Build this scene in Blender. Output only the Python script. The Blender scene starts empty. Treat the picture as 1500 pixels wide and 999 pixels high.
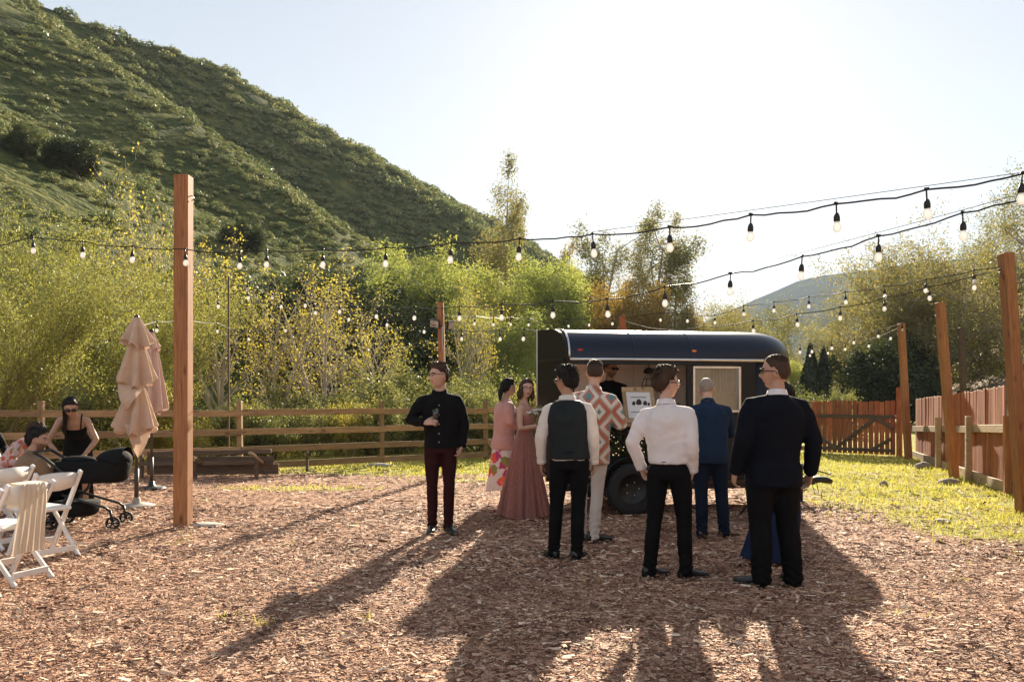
import bpy, math, random
import numpy as np
from mathutils import Vector, Matrix, noise as mnoise
R = math.radians
rng = np.random.default_rng(11)
random.seed(11)
sc = bpy.context.scene
col = sc.collection

# ------------------------------------------------------------------ camera, world, sun, exposure
FPX, CAMH, HY, CX = 1166.7, 1.47, 585.0, 750.0      # measured on the 1500 px photograph
cam = bpy.data.cameras.new('camera'); cam_o = bpy.data.objects.new('camera', cam); col.objects.link(cam_o)
cam.sensor_width = 36; cam.lens = 28.0; cam.shift_y = 0.057; cam.clip_start = 0.1; cam.clip_end = 9000
cam_o.location = (0, 0, CAMH); cam_o.rotation_euler = (R(90), 0, 0)
sc.camera = cam_o
SUN_EL, SUN_AZ = R(23.0), R(11.2)                     # azimuth measured from +Y towards +X
SUN = Vector((math.sin(SUN_AZ)*math.cos(SUN_EL), math.cos(SUN_AZ)*math.cos(SUN_EL), math.sin(SUN_EL)))
world = bpy.data.worlds.new('World'); sc.world = world; world.use_nodes = True
wn = world.node_tree.nodes; wl = world.node_tree.links
sky = wn.new('ShaderNodeTexSky'); sky.sky_type = 'NISHITA'; sky.sun_disc = False
sky.sun_elevation = SUN_EL; sky.sun_rotation = SUN_AZ; sky.altitude = 300
sky.air_density = 1.0; sky.dust_density = 0.35; sky.ozone_density = 1.3
bgn = wn['Background']; bgn.inputs['Strength'].default_value = 0.092
hs = wn.new('ShaderNodeHueSaturation'); hs.inputs['Saturation'].default_value = .7      # sky colour desaturated, then tone-compressed by gamma: paler, flatter sky everywhere, more fill
ga = wn.new('ShaderNodeGamma'); ga.inputs['Gamma'].default_value = .55
wl.new(sky.outputs[0], hs.inputs['Color']); wl.new(hs.outputs[0], ga.inputs['Color']); wl.new(ga.outputs[0], bgn.inputs['Color'])
sl = bpy.data.lights.new('sun', 'SUN'); sl.energy = 5.0; sl.angle = R(0.53); sl.color = (1.0, 0.87, 0.67)
so = bpy.data.objects.new('sun', sl); col.objects.link(so); so.location = SUN*60
so.rotation_euler = (-SUN).to_track_quat('-Z', 'Y').to_euler()
vs = sc.view_settings; vs.view_transform = 'Standard'; vs.look = 'None'; vs.gamma = 1.0; vs.use_curve_mapping = False
vs.exposure = 1.85
sc.render.engine = 'CYCLES'
cy = sc.cycles
cy.max_bounces = 8; cy.diffuse_bounces = 3; cy.glossy_bounces = 3; cy.transmission_bounces = 6
cy.transparent_max_bounces = 8; cy.volume_bounces = 0; cy.caustics_reflective = False; cy.caustics_refractive = False
cy.use_denoising = True

# ------------------------------------------------------------------ helpers
def P(px, py, d):                       # photograph pixel at a given distance -> world point
    return Vector(((px-CX)/FPX*d, d, CAMH+(HY-py)/FPX*d))
def GP(px, d):                          # ground point below a pixel column at a given distance
    return Vector(((px-CX)/FPX*d, d, 0.0))
def GY(px, py):                         # ground point seen at a pixel
    return GP(px, CAMH*FPX/(py-HY))
def smooth(x): x = np.clip(x, 0, 1); return x*x*(3-2*x)
def vnoise(p, seed=0.0):
    p = np.asarray(p, float)+seed*17.31
    i = np.floor(p); f = p-i; f = f*f*(3-2*f)
    def h(a): 
        s = np.sin(a[..., 0]*127.1+a[..., 1]*311.7+a[..., 2]*74.7)*43758.5453
        return s-np.floor(s)
    out = 0
    for dx in (0, 1):
        for dy in (0, 1):
            for dz in (0, 1):
                w = (f[..., 0] if dx else 1-f[..., 0])*(f[..., 1] if dy else 1-f[..., 1])*(f[..., 2] if dz else 1-f[..., 2])
                out = out+w*h(i+np.array([dx, dy, dz]))
    return out*2-1
def fbm(p, o=3, seed=0.0):
    p = np.asarray(p, float); a = 1.0; s = 0; t = 0
    for k in range(o): s = s+a*vnoise(p*2**k, seed+k); t += a; a *= .5
    return s/t

class MB:                               # mesh collector
    def __init__(s): s.v = []; s.f = []; s.m = []; s.n = 0
    def add(s, V, F, mi=0):
        V = np.asarray(V, float); s.v.append(V)
        s.f += [tuple(int(i)+s.n for i in q) for q in F]; s.m += [mi]*len(F); s.n += len(V); return s
    def box(s, c, size, rot=None, mi=0, bevel=0.0):
        x, y, z = [k/2 for k in size]
        if bevel:
            b = min(bevel, x*.9, y*.9, z*.9); V = []
            # chamfered box: 24 verts
            for sx in (-1, 1):
                for sy in (-1, 1):
                    for sz in (-1, 1):
                        V += [(sx*x, sy*(y-b), sz*(z-b)), (sx*(x-b), sy*y, sz*(z-b)), (sx*(x-b), sy*(y-b), sz*z)]
            def id(sx, sy, sz, k): return (((sx > 0)*4+(sy > 0)*2+(sz > 0))*3+k)
            F = []
            for sg in (-1, 1):
                F.append([id(sg, -1, -1, 0), id(sg, 1, -1, 0), id(sg, 1, 1, 0), id(sg, -1, 1, 0)])
                F.append([id(-1, sg, -1, 1), id(1, sg, -1, 1), id(1, sg, 1, 1), id(-1, sg, 1, 1)])
                F.append([id(-1, -1, sg, 2), id(1, -1, sg, 2), id(1, 1, sg, 2), id(-1, 1, sg, 2)])
            for a in (-1, 1):
                for b2 in (-1, 1):
                    F.append([id(a, b2, -1, 0), id(a, b2, 1, 0), id(a, b2, 1, 1), id(a, b2, -1, 1)])
                    F.append([id(a, -1, b2, 0), id(a, 1, b2, 0), id(a, 1, b2, 2), id(a, -1, b2, 2)])
                    F.append([id(-1, a, b2, 1), id(1, a, b2, 1), id(1, a, b2, 2), id(-1, a, b2, 2)])
                    for c2 in (-1, 1): F.append([id(a, b2, c2, 0), id(a, b2, c2, 1), id(a, b2, c2, 2)])
            V = np.array(V)
        else:
            V = np.array([(a*x, b*y, c2*z) for a in (-1, 1) for b in (-1, 1) for c2 in (-1, 1)])
            F = [(0, 1, 3, 2), (4, 6, 7, 5), (0, 4, 5, 1), (2, 3, 7, 6), (0, 2, 6, 4), (1, 5, 7, 3)]
        if rot is not None: V = V @ np.array(rot.to_3x3()).T
        return s.add(V+np.array(c), F, mi)
    def tube(s, pts, rad, n=8, cap=True, mi=0, ref=None):
        V, F = tube(pts, rad, n, cap, ref); return s.add(V, F, mi)
    def lathe(s, prof, n=24, c=(0, 0, 0), mi=0, rot=None):
        V = []; k = len(prof)
        for j in range(n):
            a = 2*math.pi*j/n
            V += [(r*math.cos(a), r*math.sin(a), z) for r, z in prof]
        V = np.array(V)
        if rot is not None: V = V @ np.array(rot.to_3x3()).T
        F = [(j*k+i, ((j+1) % n)*k+i, ((j+1) % n)*k+i+1, j*k+i+1) for j in range(n) for i in range(k-1)]
        return s.add(V+np.array(c), F, mi)
    def ell(s, c, r, n=12, mi=0, rot=None):
        prof = [(max(1e-4, math.sin(t)), -math.cos(t)) for t in np.linspace(0.001, math.pi-.001, max(5, n//2+1))]
        k = len(prof); V = []
        for j in range(n):
            a = 2*math.pi*j/n; V += [(q*math.cos(a)*r[0], q*math.sin(a)*r[1], z*r[2]) for q, z in prof]
        V = np.array(V)
        if rot is not None: V = V @ np.array(rot.to_3x3()).T
        F = [(j*k+i, ((j+1) % n)*k+i, ((j+1) % n)*k+i+1, j*k+i+1) for j in range(n) for i in range(k-1)]
        return s.add(V+np.array(c), F, mi)
    def xf(s, M):
        A = np.array(M); s.v = [v @ A[:3, :3].T+A[:3, 3] for v in s.v]; return s
    def V(s): return np.concatenate(s.v) if s.v else np.zeros((0, 3))
    def build(s, name, mats, parent=None, smooth=True, fix=False):
        return mesh_obj(name, s.V(), s.f, mats, parent, smooth, s.m, fix)

def tube(pts, rad, n=8, cap=True, ref=None):
    pts = [np.array(p, float) for p in pts]; m = len(pts); V = []; F = []
    rad = [(r, r) if np.isscalar(r) else r for r in rad]
    T = []
    for i in range(m):
        t = pts[min(i+1, m-1)]-pts[max(i-1, 0)]; T.append(t/(np.linalg.norm(t)+1e-9))
    u = np.array(ref if ref is not None else ((1, 0, 0) if abs(T[0][0]) < .8 else (0, 1, 0)), float)
    for i in range(m):
        u = u-T[i]*np.dot(u, T[i]); u /= (np.linalg.norm(u)+1e-9); w = np.cross(T[i], u)
        for j in range(n):
            a = 2*math.pi*j/n; V.append(pts[i]+u*rad[i][0]*math.cos(a)+w*rad[i][1]*math.sin(a))
    for i in range(m-1):
        for j in range(n): F.append((i*n+j, i*n+(j+1) % n, (i+1)*n+(j+1) % n, (i+1)*n+j))
    if cap:
        F.append(tuple(reversed(range(n)))); F.append(tuple(range((m-1)*n, m*n)))
    return np.array(V), F
def capsule(pts, rad, n=12):            # tube with rounded ends
    pts = [np.array(p, float) for p in pts]; rad = [(r, r) if np.isscalar(r) else tuple(r) for r in rad]
    def ends(p, q, r):
        t = (p-q); t /= np.linalg.norm(t)+1e-9; rr = min(r)
        return [(p+t*rr*math.sin(a), (r[0]*math.cos(a), r[1]*math.cos(a))) for a in (R(80), R(50), R(22))]
    a = ends(pts[0], pts[1], rad[0]); b = ends(pts[-1], pts[-2], rad[-1])
    pp = [x[0] for x in a]+pts+[x[0] for x in reversed(b)]; rr = [x[1] for x in a]+rad+[x[1] for x in reversed(b)]
    return tube(pp, rr, n, True)
def mesh_obj(name, V, F, mats, parent=None, smooth=True, mi=None, fix=False):
    me = bpy.data.meshes.new(name); me.from_pydata([tuple(v) for v in V], [], F); 
    for m in (mats if isinstance(mats, (list, tuple)) else [mats]): me.materials.append(m)
    if mi is not None and any(mi): me.polygons.foreach_set('material_index', mi)
    if smooth: me.polygons.foreach_set('use_smooth', [True]*len(me.polygons))
    if fix:
        import bmesh
        bm = bmesh.new(); bm.from_mesh(me); bmesh.ops.recalc_face_normals(bm, faces=bm.faces); bm.to_mesh(me); bm.free()
    me.update()
    return link(name, me, parent)
def link(name, me, parent=None):
    o = bpy.data.objects.new(name, me); col.objects.link(o)
    if parent is not None: o.parent = parent
    return o
def fast_mesh(name, V, nper, mats, smooth=False):     # V = faces x nper x 3, unshared
    V = np.asarray(V, np.float32).reshape(-1, 3); n = len(V)//nper
    me = bpy.data.meshes.new(name); me.vertices.add(len(V)); me.vertices.foreach_set('co', V.ravel())
    me.loops.add(len(V)); me.loops.foreach_set('vertex_index', np.arange(len(V), dtype=np.int32))
    me.polygons.add(n); me.polygons.foreach_set('loop_start', np.arange(0, n*nper, nper, dtype=np.int32))
    me.update(calc_edges=True)
    for m in (mats if isinstance(mats, (list, tuple)) else [mats]): me.materials.append(m)
    if smooth: me.polygons.foreach_set('use_smooth', np.ones(n, bool))
    return me
def fast_mesh_idx(name, V, Q, mats, smooth=True):     # shared vertices, quads array
    V = np.asarray(V, np.float32); Q = np.asarray(Q, np.int32); n, k = Q.shape
    me = bpy.data.meshes.new(name); me.vertices.add(len(V)); me.vertices.foreach_set('co', V.ravel())
    me.loops.add(n*k); me.loops.foreach_set('vertex_index', Q.ravel())
    me.polygons.add(n); me.polygons.foreach_set('loop_start', np.arange(0, n*k, k, dtype=np.int32))
    me.update(calc_edges=True)
    for m in (mats if isinstance(mats, (list, tuple)) else [mats]): me.materials.append(m)
    if smooth: me.polygons.foreach_set('use_smooth', np.ones(n, bool))
    return me
def empty(name, loc=(0, 0, 0), rz=0.0, parent=None):
    o = bpy.data.objects.new(name, None); col.objects.link(o); o.location = loc; o.rotation_euler = (0, 0, rz)
    o.empty_display_size = .1
    if parent is not None: o.parent = parent
    return o
def tag(o, label=None, cat=None, group=None, kind=None):
    if label: o['label'] = label
    if cat: o['category'] = cat
    if group: o['group'] = group
    if kind: o['kind'] = kind
    return o
def copy_tree(o, parent=None):
    c = o.copy(); col.objects.link(c); c.parent = parent
    for ch in o.children: copy_tree(ch, c)
    return c

# ------------------------------------------------------------------ materials
def nodes(name):
    m = bpy.data.materials.new(name); m.use_nodes = True; nt = m.node_tree
    return m, nt, nt.nodes['Principled BSDF'], nt.nodes['Material Output']
def N(nt, t, **kw):
    n = nt.nodes.new(t)
    for k, v in kw.items():
        if k in n.inputs.keys() if isinstance(k, str) else False: n.inputs[k].default_value = v
        else: setattr(n, k, v)
    return n
def ramp(nt, stops, interp='LINEAR'):
    r = nt.nodes.new('ShaderNodeValToRGB'); cr = r.color_ramp; cr.interpolation = interp
    while len(cr.elements) < len(stops): cr.elements.new(0.5)
    for e, (p, c) in zip(cr.elements, stops): e.position = p; e.color = (*c[:3], 1)
    return r
def coords(nt, scale=(1, 1, 1), rand=False, out='Object'):
    tc = nt.nodes.new('ShaderNodeTexCoord'); mp = nt.nodes.new('ShaderNodeMapping'); mp.inputs['Scale'].default_value = scale
    nt.links.new(tc.outputs[out], mp.inputs['Vector'])
    if rand:
        oi = nt.nodes.new('ShaderNodeObjectInfo'); ml = nt.nodes.new('ShaderNodeMath'); ml.operation = 'MULTIPLY'; ml.inputs[1].default_value = 37.0
        nt.links.new(oi.outputs['Random'], ml.inputs[0]); nt.links.new(ml.outputs[0], mp.inputs['Location'])
    return mp.outputs[0]
def noise(nt, vec, scale, detail=3, rough=.55, dist=0):
    n = nt.nodes.new('ShaderNodeTexNoise'); n.inputs['Scale'].default_value = scale; n.inputs['Detail'].default_value = detail
    n.inputs['Roughness'].default_value = rough; n.inputs['Distortion'].default_value = dist
    nt.links.new(vec, n.inputs['Vector']); return n
def bump(nt, h, bsdf, strength=.3, dist=.01):
    b = nt.nodes.new('ShaderNodeBump'); b.inputs['Strength'].default_value = strength; b.inputs['Distance'].default_value = dist
    nt.links.new(h, b.inputs['Height']); nt.links.new(b.outputs[0], bsdf.inputs['Normal']); return b
def mix(nt, a, b, f, mode='MIX'):
    m = nt.nodes.new('ShaderNodeMix'); m.data_type = 'RGBA'; m.blend_type = mode
    for k, v in ((0, f), (6, a), (7, b)):
        if hasattr(v, 'links') or hasattr(v, 'is_linked'): nt.links.new(v, m.inputs[k])
        else: m.inputs[k].default_value = v if k == 0 else (*v[:3], 1)
    return m.outputs[2]
def C(c, k): return tuple(min(1, x*k) for x in c)
def plain(name, c, rough=.6, var=.2, scale=9.0, bmp=0.0, bscale=60, metal=0.0, sheen=0.0, coat=0.0, spec=.5, rand=False):
    m, nt, b, o = nodes(name)
    v = coords(nt, rand=rand); n = noise(nt, v, scale, 4)
    r = ramp(nt, [(.25, C(c, 1-var)), (.75, C(c, 1+var))]); nt.links.new(n.outputs[0], r.inputs[0])
    nt.links.new(r.outputs[0], b.inputs['Base Color'])
    b.inputs['Roughness'].default_value = rough; b.inputs['Metallic'].default_value = metal; b.inputs['Specular IOR Level'].default_value = spec
    if sheen: b.inputs['Sheen Weight'].default_value = sheen; b.inputs['Sheen Roughness'].default_value = .4
    if coat: b.inputs['Coat Weight'].default_value = coat; b.inputs['Coat Roughness'].default_value = .1
    if bmp: n2 = noise(nt, v, bscale, 4); bump(nt, n2.outputs[0], b, bmp, .004)
    return m
def cloth(name, c, var=.12, rough=.85, sheen=.25, weave=420, bmp=.25, trans=0.0):
    m, nt, b, o = nodes(name)
    v = coords(nt); n = noise(nt, v, 6, 5, .6)
    r = ramp(nt, [(.3, C(c, 1-var)), (.7, C(c, 1+var))]); nt.links.new(n.outputs[0], r.inputs[0]); nt.links.new(r.outputs[0], b.inputs['Base Color'])
    b.inputs['Roughness'].default_value = rough; b.inputs['Specular IOR Level'].default_value = .25 if max(c) > .1 else .12
    b.inputs['Sheen Weight'].default_value = sheen if max(c) > .1 else 0.0; b.inputs['Sheen Roughness'].default_value = .5
    n2 = noise(nt, coords(nt, (1, 1, .7)), 7, 3, .5, .8); n2.noise_type = 'RIDGED_MULTIFRACTAL'; n2.normalize = True; bump(nt, n2.outputs[0], b, bmp, .035)
    if trans:
        t = nt.nodes.new('ShaderNodeBsdfTranslucent'); nt.links.new(r.outputs[0], t.inputs['Color']); ms = nt.nodes.new('ShaderNodeMixShader'); ms.inputs[0].default_value = trans
        nt.links.new(b.outputs[0], ms.inputs[1]); nt.links.new(t.outputs[0], ms.inputs[2]); nt.links.new(ms.outputs[0], o.inputs['Surface'])
    return m
def wood(name, c1, c2, c3, grain=(9, 9, .55), rough=.75, tint=.25, bmp=.35):
    m, nt, b, o = nodes(name)
    v = coords(nt, grain, rand=True); n = noise(nt, v, 5, 6, .65, 1.2)
    r = ramp(nt, [(.28, c1), (.5, c2), (.74, c3)]); nt.links.new(n.outputs[0], r.inputs[0])
    oi = nt.nodes.new('ShaderNodeObjectInfo'); mr = nt.nodes.new('ShaderNodeMapRange'); mr.inputs[3].default_value = 1-tint; mr.inputs[4].default_value = 1+tint
    nt.links.new(oi.outputs['Random'], mr.inputs[0])
    n3 = noise(nt, coords(nt, (1, 1, 1), rand=True), 2.2, 4); mm = nt.nodes.new('ShaderNodeMath'); mm.operation = 'MULTIPLY_ADD'; mm.inputs[1].default_value = .5; mm.inputs[2].default_value = .75
    nt.links.new(n3.outputs[0], mm.inputs[0]); m3 = nt.nodes.new('ShaderNodeMath'); m3.operation = 'MULTIPLY'
    nt.links.new(mm.outputs[0], m3.inputs[0]); nt.links.new(mr.outputs[0], m3.inputs[1])
    vm = nt.nodes.new('ShaderNodeVectorMath'); vm.operation = 'SCALE'; nt.links.new(r.outputs[0], vm.inputs[0]); nt.links.new(m3.outputs[0], vm.inputs['Scale'])
    kv = nt.nodes.new('ShaderNodeTexVoronoi'); kv.inputs['Scale'].default_value = 1.0; nt.links.new(coords(nt, tuple(6.5 if q > 2 else 2.3 for q in grain), rand=True), kv.inputs['Vector']); kr = ramp(nt, [(.05, (.35, .30, .28)), (.13, (.8, .78, .76)), (.2, (1, 1, 1))]); nt.links.new(kv.outputs['Distance'], kr.inputs[0])
    cv = noise(nt, coords(nt, tuple(q*4 if q > 2 else q*.8 for q in grain), rand=True), 3, 3, .6, .4); ck = ramp(nt, [(.36, (.45, .42, .40)), (.42, (1, 1, 1))]); nt.links.new(cv.outputs[0], ck.inputs[0])
    fc = mix(nt, mix(nt, vm.outputs[0], kr.outputs[0], 1.0, 'MULTIPLY'), ck.outputs[0], 1.0, 'MULTIPLY')
    nt.links.new(fc, b.inputs['Base Color']); b.inputs['Roughness'].default_value = rough
    bump(nt, n.outputs[0], b, bmp, .004)
    return m
def leafmat(name, cols, trans=.55, island=True, nscale=.5, bmp=None):
    m, nt, b, o = nodes(name); nt.nodes.remove(b)
    g = nt.nodes.new('ShaderNodeNewGeometry'); r = ramp(nt, [(i/(len(cols)-1), c) for i, c in enumerate(cols)])
    n = noise(nt, coords(nt, rand=True), nscale, 3); mm = nt.nodes.new('ShaderNodeMath'); mm.operation = 'MULTIPLY_ADD'; mm.inputs[1].default_value = .55
    nt.links.new(g.outputs['Random Per Island'], mm.inputs[0])
    ms2 = nt.nodes.new('ShaderNodeMath'); ms2.operation = 'MULTIPLY_ADD'; ms2.inputs[1].default_value = 1.3; ms2.inputs[2].default_value = -.42
    nt.links.new(n.outputs[0], ms2.inputs[0]); nt.links.new(ms2.outputs[0], mm.inputs[2]); nt.links.new(mm.outputs[0], r.inputs[0])
    d = nt.nodes.new('ShaderNodeBsdfDiffuse'); t = nt.nodes.new('ShaderNodeBsdfTranslucent'); nt.links.new(r.outputs[0], d.inputs[0]); nt.links.new(r.outputs[0], t.inputs[0])
    if bmp:
        nb = noise(nt, coords(nt), bmp[0], 3, .7); bb = nt.nodes.new('ShaderNodeBump'); bb.inputs['Strength'].default_value = 1.0; bb.inputs['Distance'].default_value = bmp[1]; nt.links.new(nb.outputs[0], bb.inputs['Height']); nt.links.new(bb.outputs[0], d.inputs['Normal'])
    ms = nt.nodes.new('ShaderNodeMixShader'); ms.inputs[0].default_value = trans
    gl = nt.nodes.new('ShaderNodeBsdfGlossy'); gl.inputs['Roughness'].default_value = .45; ms3 = nt.nodes.new('ShaderNodeMixShader'); ms3.inputs[0].default_value = .05
    nt.links.new(d.outputs[0], ms.inputs[1]); nt.links.new(t.outputs[0], ms.inputs[2])
    nt.links.new(ms.outputs[0], ms3.inputs[1]); nt.links.new(gl.outputs[0], ms3.inputs[2]); nt.links.new(ms3.outputs[0], o.inputs['Surface'])
    return m
def glass(name, c=(1, 1, 1), rough=.02, alpha=.75, k=1.0):
    m, nt, b, o = nodes(name); g = nt.nodes.new('ShaderNodeBsdfGlossy'); g.inputs['Roughness'].default_value = rough
    t = nt.nodes.new('ShaderNodeBsdfTransparent'); t.inputs[0].default_value = (*c, 1); ms = nt.nodes.new('ShaderNodeMixShader')
    fr = nt.nodes.new('ShaderNodeFresnel'); fr.inputs[0].default_value = 1.5; mr = nt.nodes.new('ShaderNodeMath'); mr.operation = 'MULTIPLY_ADD'; mr.inputs[1].default_value = k; mr.inputs[2].default_value = 1-alpha-.2
    nt.links.new(fr.outputs[0], mr.inputs[0]); nt.links.new(mr.outputs[0], ms.inputs[0]); nt.links.new(t.outputs[0], ms.inputs[1]); nt.links.new(g.outputs[0], ms.inputs[2])
    nt.links.new(ms.outputs[0], o.inputs['Surface']); nt.nodes.remove(b)
    return m

M = {}
M['bark_pale'] = plain('bark_pale', (.48, .42, .34), .85, .35, 14, .5, 40)
M['bark_brown'] = plain('bark_brown', (.13, .10, .075), .9, .35, 14, .5, 40)
M['twig'] = plain('twig', (.22, .19, .08), .8, .3, 10)
M['leaf_yellow'] = leafmat('leaf_yellow', [(.20, .18, .03), (.38, .33, .05), (.52, .42, .06), (.30, .32, .06)], .55)
M['leaf_broom'] = leafmat('leaf_broom', [(.15, .165, .035), (.27, .28, .05), (.40, .38, .08), (.22, .26, .06)], .5)
M['leaf_willow'] = leafmat('leaf_willow', [(.15, .20, .04), (.26, .32, .06), (.38, .41, .09), (.43, .38, .08)], .5)
M['leaf_oak'] = leafmat('leaf_oak', [(.028, .038, .012), (.05, .065, .018), (.075, .095, .025), (.12, .13, .035)], .3)
M['leaf_gum'] = leafmat('leaf_gum', [(.10, .12, .045), (.18, .19, .06), (.32, .27, .07), (.42, .29, .07)], .5)
M['leaf_rust'] = leafmat('leaf_rust', [(.16, .12, .03), (.30, .19, .045), (.38, .26, .05), (.24, .14, .04)], .5)
M['leaf_green'] = leafmat('leaf_green', [(.07, .085, .024), (.14, .155, .04), (.24, .24, .065), (.34, .30, .10)], .5)
M['leaf_cypress'] = leafmat('leaf_cypress', [(.018, .028, .014), (.03, .045, .02), (.05, .065, .028)], .2)
M['leaf_chaparral'] = leafmat('leaf_chaparral', [(.045, .075, .03), (.095, .14, .045), (.20, .235, .07), (.38, .34, .13), (.16, .21, .065)], .35, nscale=.35)
M['redwood'] = wood('redwood', (.15, .04, .015), (.35, .10, .036), (.50, .19, .075))
M['post_wood'] = wood('post_wood', (.22, .085, .03), (.33, .14, .05), (.45, .22, .09), grain=(11, 11, .5), tint=.12)
M['rail_wood'] = wood('rail_wood', (.17, .105, .05), (.32, .20, .095), (.44, .29, .15), grain=(.6, 9, 9))
M['rail_wood_z'] = wood('rail_wood_z', (.17, .105, .05), (.32, .20, .095), (.44, .29, .15))
M['pale_wood'] = wood('pale_wood', (.26, .17, .09), (.40, .28, .16), (.52, .39, .24), grain=(9, .6, 9))
M['dark_wood'] = wood('dark_wood', (.05, .03, .02), (.10, .065, .04), (.16, .11, .07), grain=(.6, 9, 9))
M['black_metal'] = plain('black_metal', (.012, .012, .013), .45, .2, 20, 0, metal=.0)
M['steel'] = plain('steel', (.55, .55, .56), .3, .1, 20, metal=1.0)
M['rubber'] = plain('rubber', (.016, .016, .016), .8, .3, 30, .3)
M['black_cable'] = plain('black_cable', (.012, .011, .011), .5, .2)
M['white_resin'] = plain('white_resin', (.78, .76, .74), .4, .04, 6)
M['concrete'] = plain('concrete', (.42, .38, .33), .9, .25, 18, .6, 50)
M['stone'] = plain('stone', (.30, .25, .20), .9, .3, 12, .6, 40)
# ------------------------------------------------------------------ ground
def grass_mask(x, y):
    x = np.asarray(x, float); y = np.asarray(y, float)
    p = np.stack([x, y, 0*x], -1)
    n = fbm(p*.9, 3, 3); n2 = fbm(p*3.1, 2, 8)
    edge = 4.15+0.9*np.clip((8.0-y)/3, 0, 1.5)+.03*np.clip(y-12, 0, 30)
    a = smooth((x-edge+1.2*n+.7)/2.4)*smooth((y-4.8+1.5*n)/2.6)
    b = smooth((y-15.3+.5*n+.06*(x+6))/.9)*(x < 4)*.9
    c = np.exp(-((x+3.5)/1.3)**2-((y-13.2)/.35)**2)*1.1
    c2 = np.exp(-((x+.3)/1.6)**2-((y-14.6)/.6)**2)*.7
    far = smooth((y-19)/2)
    m = np.maximum.reduce([a, b, c, c2, far])
    return np.clip(m*(.80+.55*n2), 0, 1)
def make_ground():
    xs = np.unique(np.concatenate([np.linspace(-14, 14, 113), np.linspace(14, 60, 30), np.linspace(-60, -14, 30), np.geomspace(60, 2600, 14), -np.geomspace(60, 2600, 14)]))
    ys = np.unique(np.concatenate([np.linspace(-2, 26, 113), np.linspace(26, 80, 30), np.geomspace(80, 2600, 14), -np.geomspace(2, 2600, 14)]))
    X, Y = np.meshgrid(xs, ys); Z = .012*fbm(np.stack([X*1.3, Y*1.3, 0*X], -1), 3)*(np.abs(X) < 40)*(np.abs(Y) < 60)
    V = np.stack([X, Y, Z-.012], -1).reshape(-1, 3); nx = len(xs); ny = len(ys)
    i = np.arange(nx*ny).reshape(ny, nx)
    Q = np.stack([i[:-1, :-1], i[:-1, 1:], i[1:, 1:], i[1:, :-1]], -1).reshape(-1, 4)
    m, nt, b, o = nodes('mulch_ground')
    v = coords(nt)
    vo = nt.nodes.new('ShaderNodeTexVoronoi'); vo.inputs['Scale'].default_value = 26; vo.inputs['Randomness'].default_value = 1
    mpn = coords(nt, (1.0, .55, 1)); nd = noise(nt, v, 9, 3); ad = nt.nodes.new('ShaderNodeVectorMath'); ad.operation = 'MULTIPLY_ADD'; ad.inputs[1].default_value = (.25, .25, .25)
    nt.links.new(nd.outputs['Color'], ad.inputs[0]); nt.links.new(mpn, ad.inputs[2]); nt.links.new(ad.outputs[0], vo.inputs['Vector'])
    r = ramp(nt, [(0, (.13, .058, .036)), (.35, (.33, .175, .112)), (.65, (.50, .30, .20)), (1, (.68, .47, .34))])
    sep = nt.nodes.new('ShaderNodeSeparateColor'); nt.links.new(vo.outputs['Color'], sep.inputs[0]); nt.links.new(sep.outputs[0], r.inputs[0])
    big = noise(nt, v, .8, 4); rb = ramp(nt, [(.3, (.75, .72, .70)), (.7, (1.1, 1.08, 1.05))]); nt.links.new(big.outputs[0], rb.inputs[0])
    c1 = mix(nt, r.outputs[0], rb.outputs[0], 1.0, 'MULTIPLY')
    at = nt.nodes.new('ShaderNodeAttribute'); at.attribute_name = 'grass'
    gn = noise(nt, v, 40, 4, .7); rg = ramp(nt, [(.3, (.17, .17, .03)), (.55, (.38, .36, .07)), (.8, (.55, .48, .15))]); nt.links.new(gn.outputs[0], rg.inputs[0])
    gm = noise(nt, v, 14, 4, .7); ma = nt.nodes.new('ShaderNodeMath'); ma.operation = 'MULTIPLY_ADD'; ma.inputs[1].default_value = 1.0; ma.inputs[2].default_value = -.42
    nt.links.new(gm.outputs[0], ma.inputs[0]); mb = nt.nodes.new('ShaderNodeMath'); mb.operation = 'ADD'; nt.links.new(at.outputs['Fac'], mb.inputs[0]); nt.links.new(ma.outputs[0], mb.inputs[1])
    rm = ramp(nt, [(.42, (0, 0, 0)), (.62, (1, 1, 1))]); nt.links.new(mb.outputs[0], rm.inputs[0])
    fin = mix(nt, c1, rg.outputs[0], rm.outputs[0]); nt.links.new(fin, b.inputs['Base Color']); b.inputs['Roughness'].default_value = .95; b.inputs['Specular IOR Level'].default_value = .15
    bump(nt, vo.outputs['Distance'], b, .9, .03)
    me = fast_mesh_idx('ground', V, Q, m)
    a = me.attributes.new('grass', 'FLOAT', 'POINT'); a.data.foreach_set('value', grass_mask(V[:, 0], V[:, 1]).astype(np.float32))
    o = link('ground', me); tag(o, 'brown wood chip yard turning to grass near the fences', 'ground', kind='structure')
make_ground()

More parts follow.
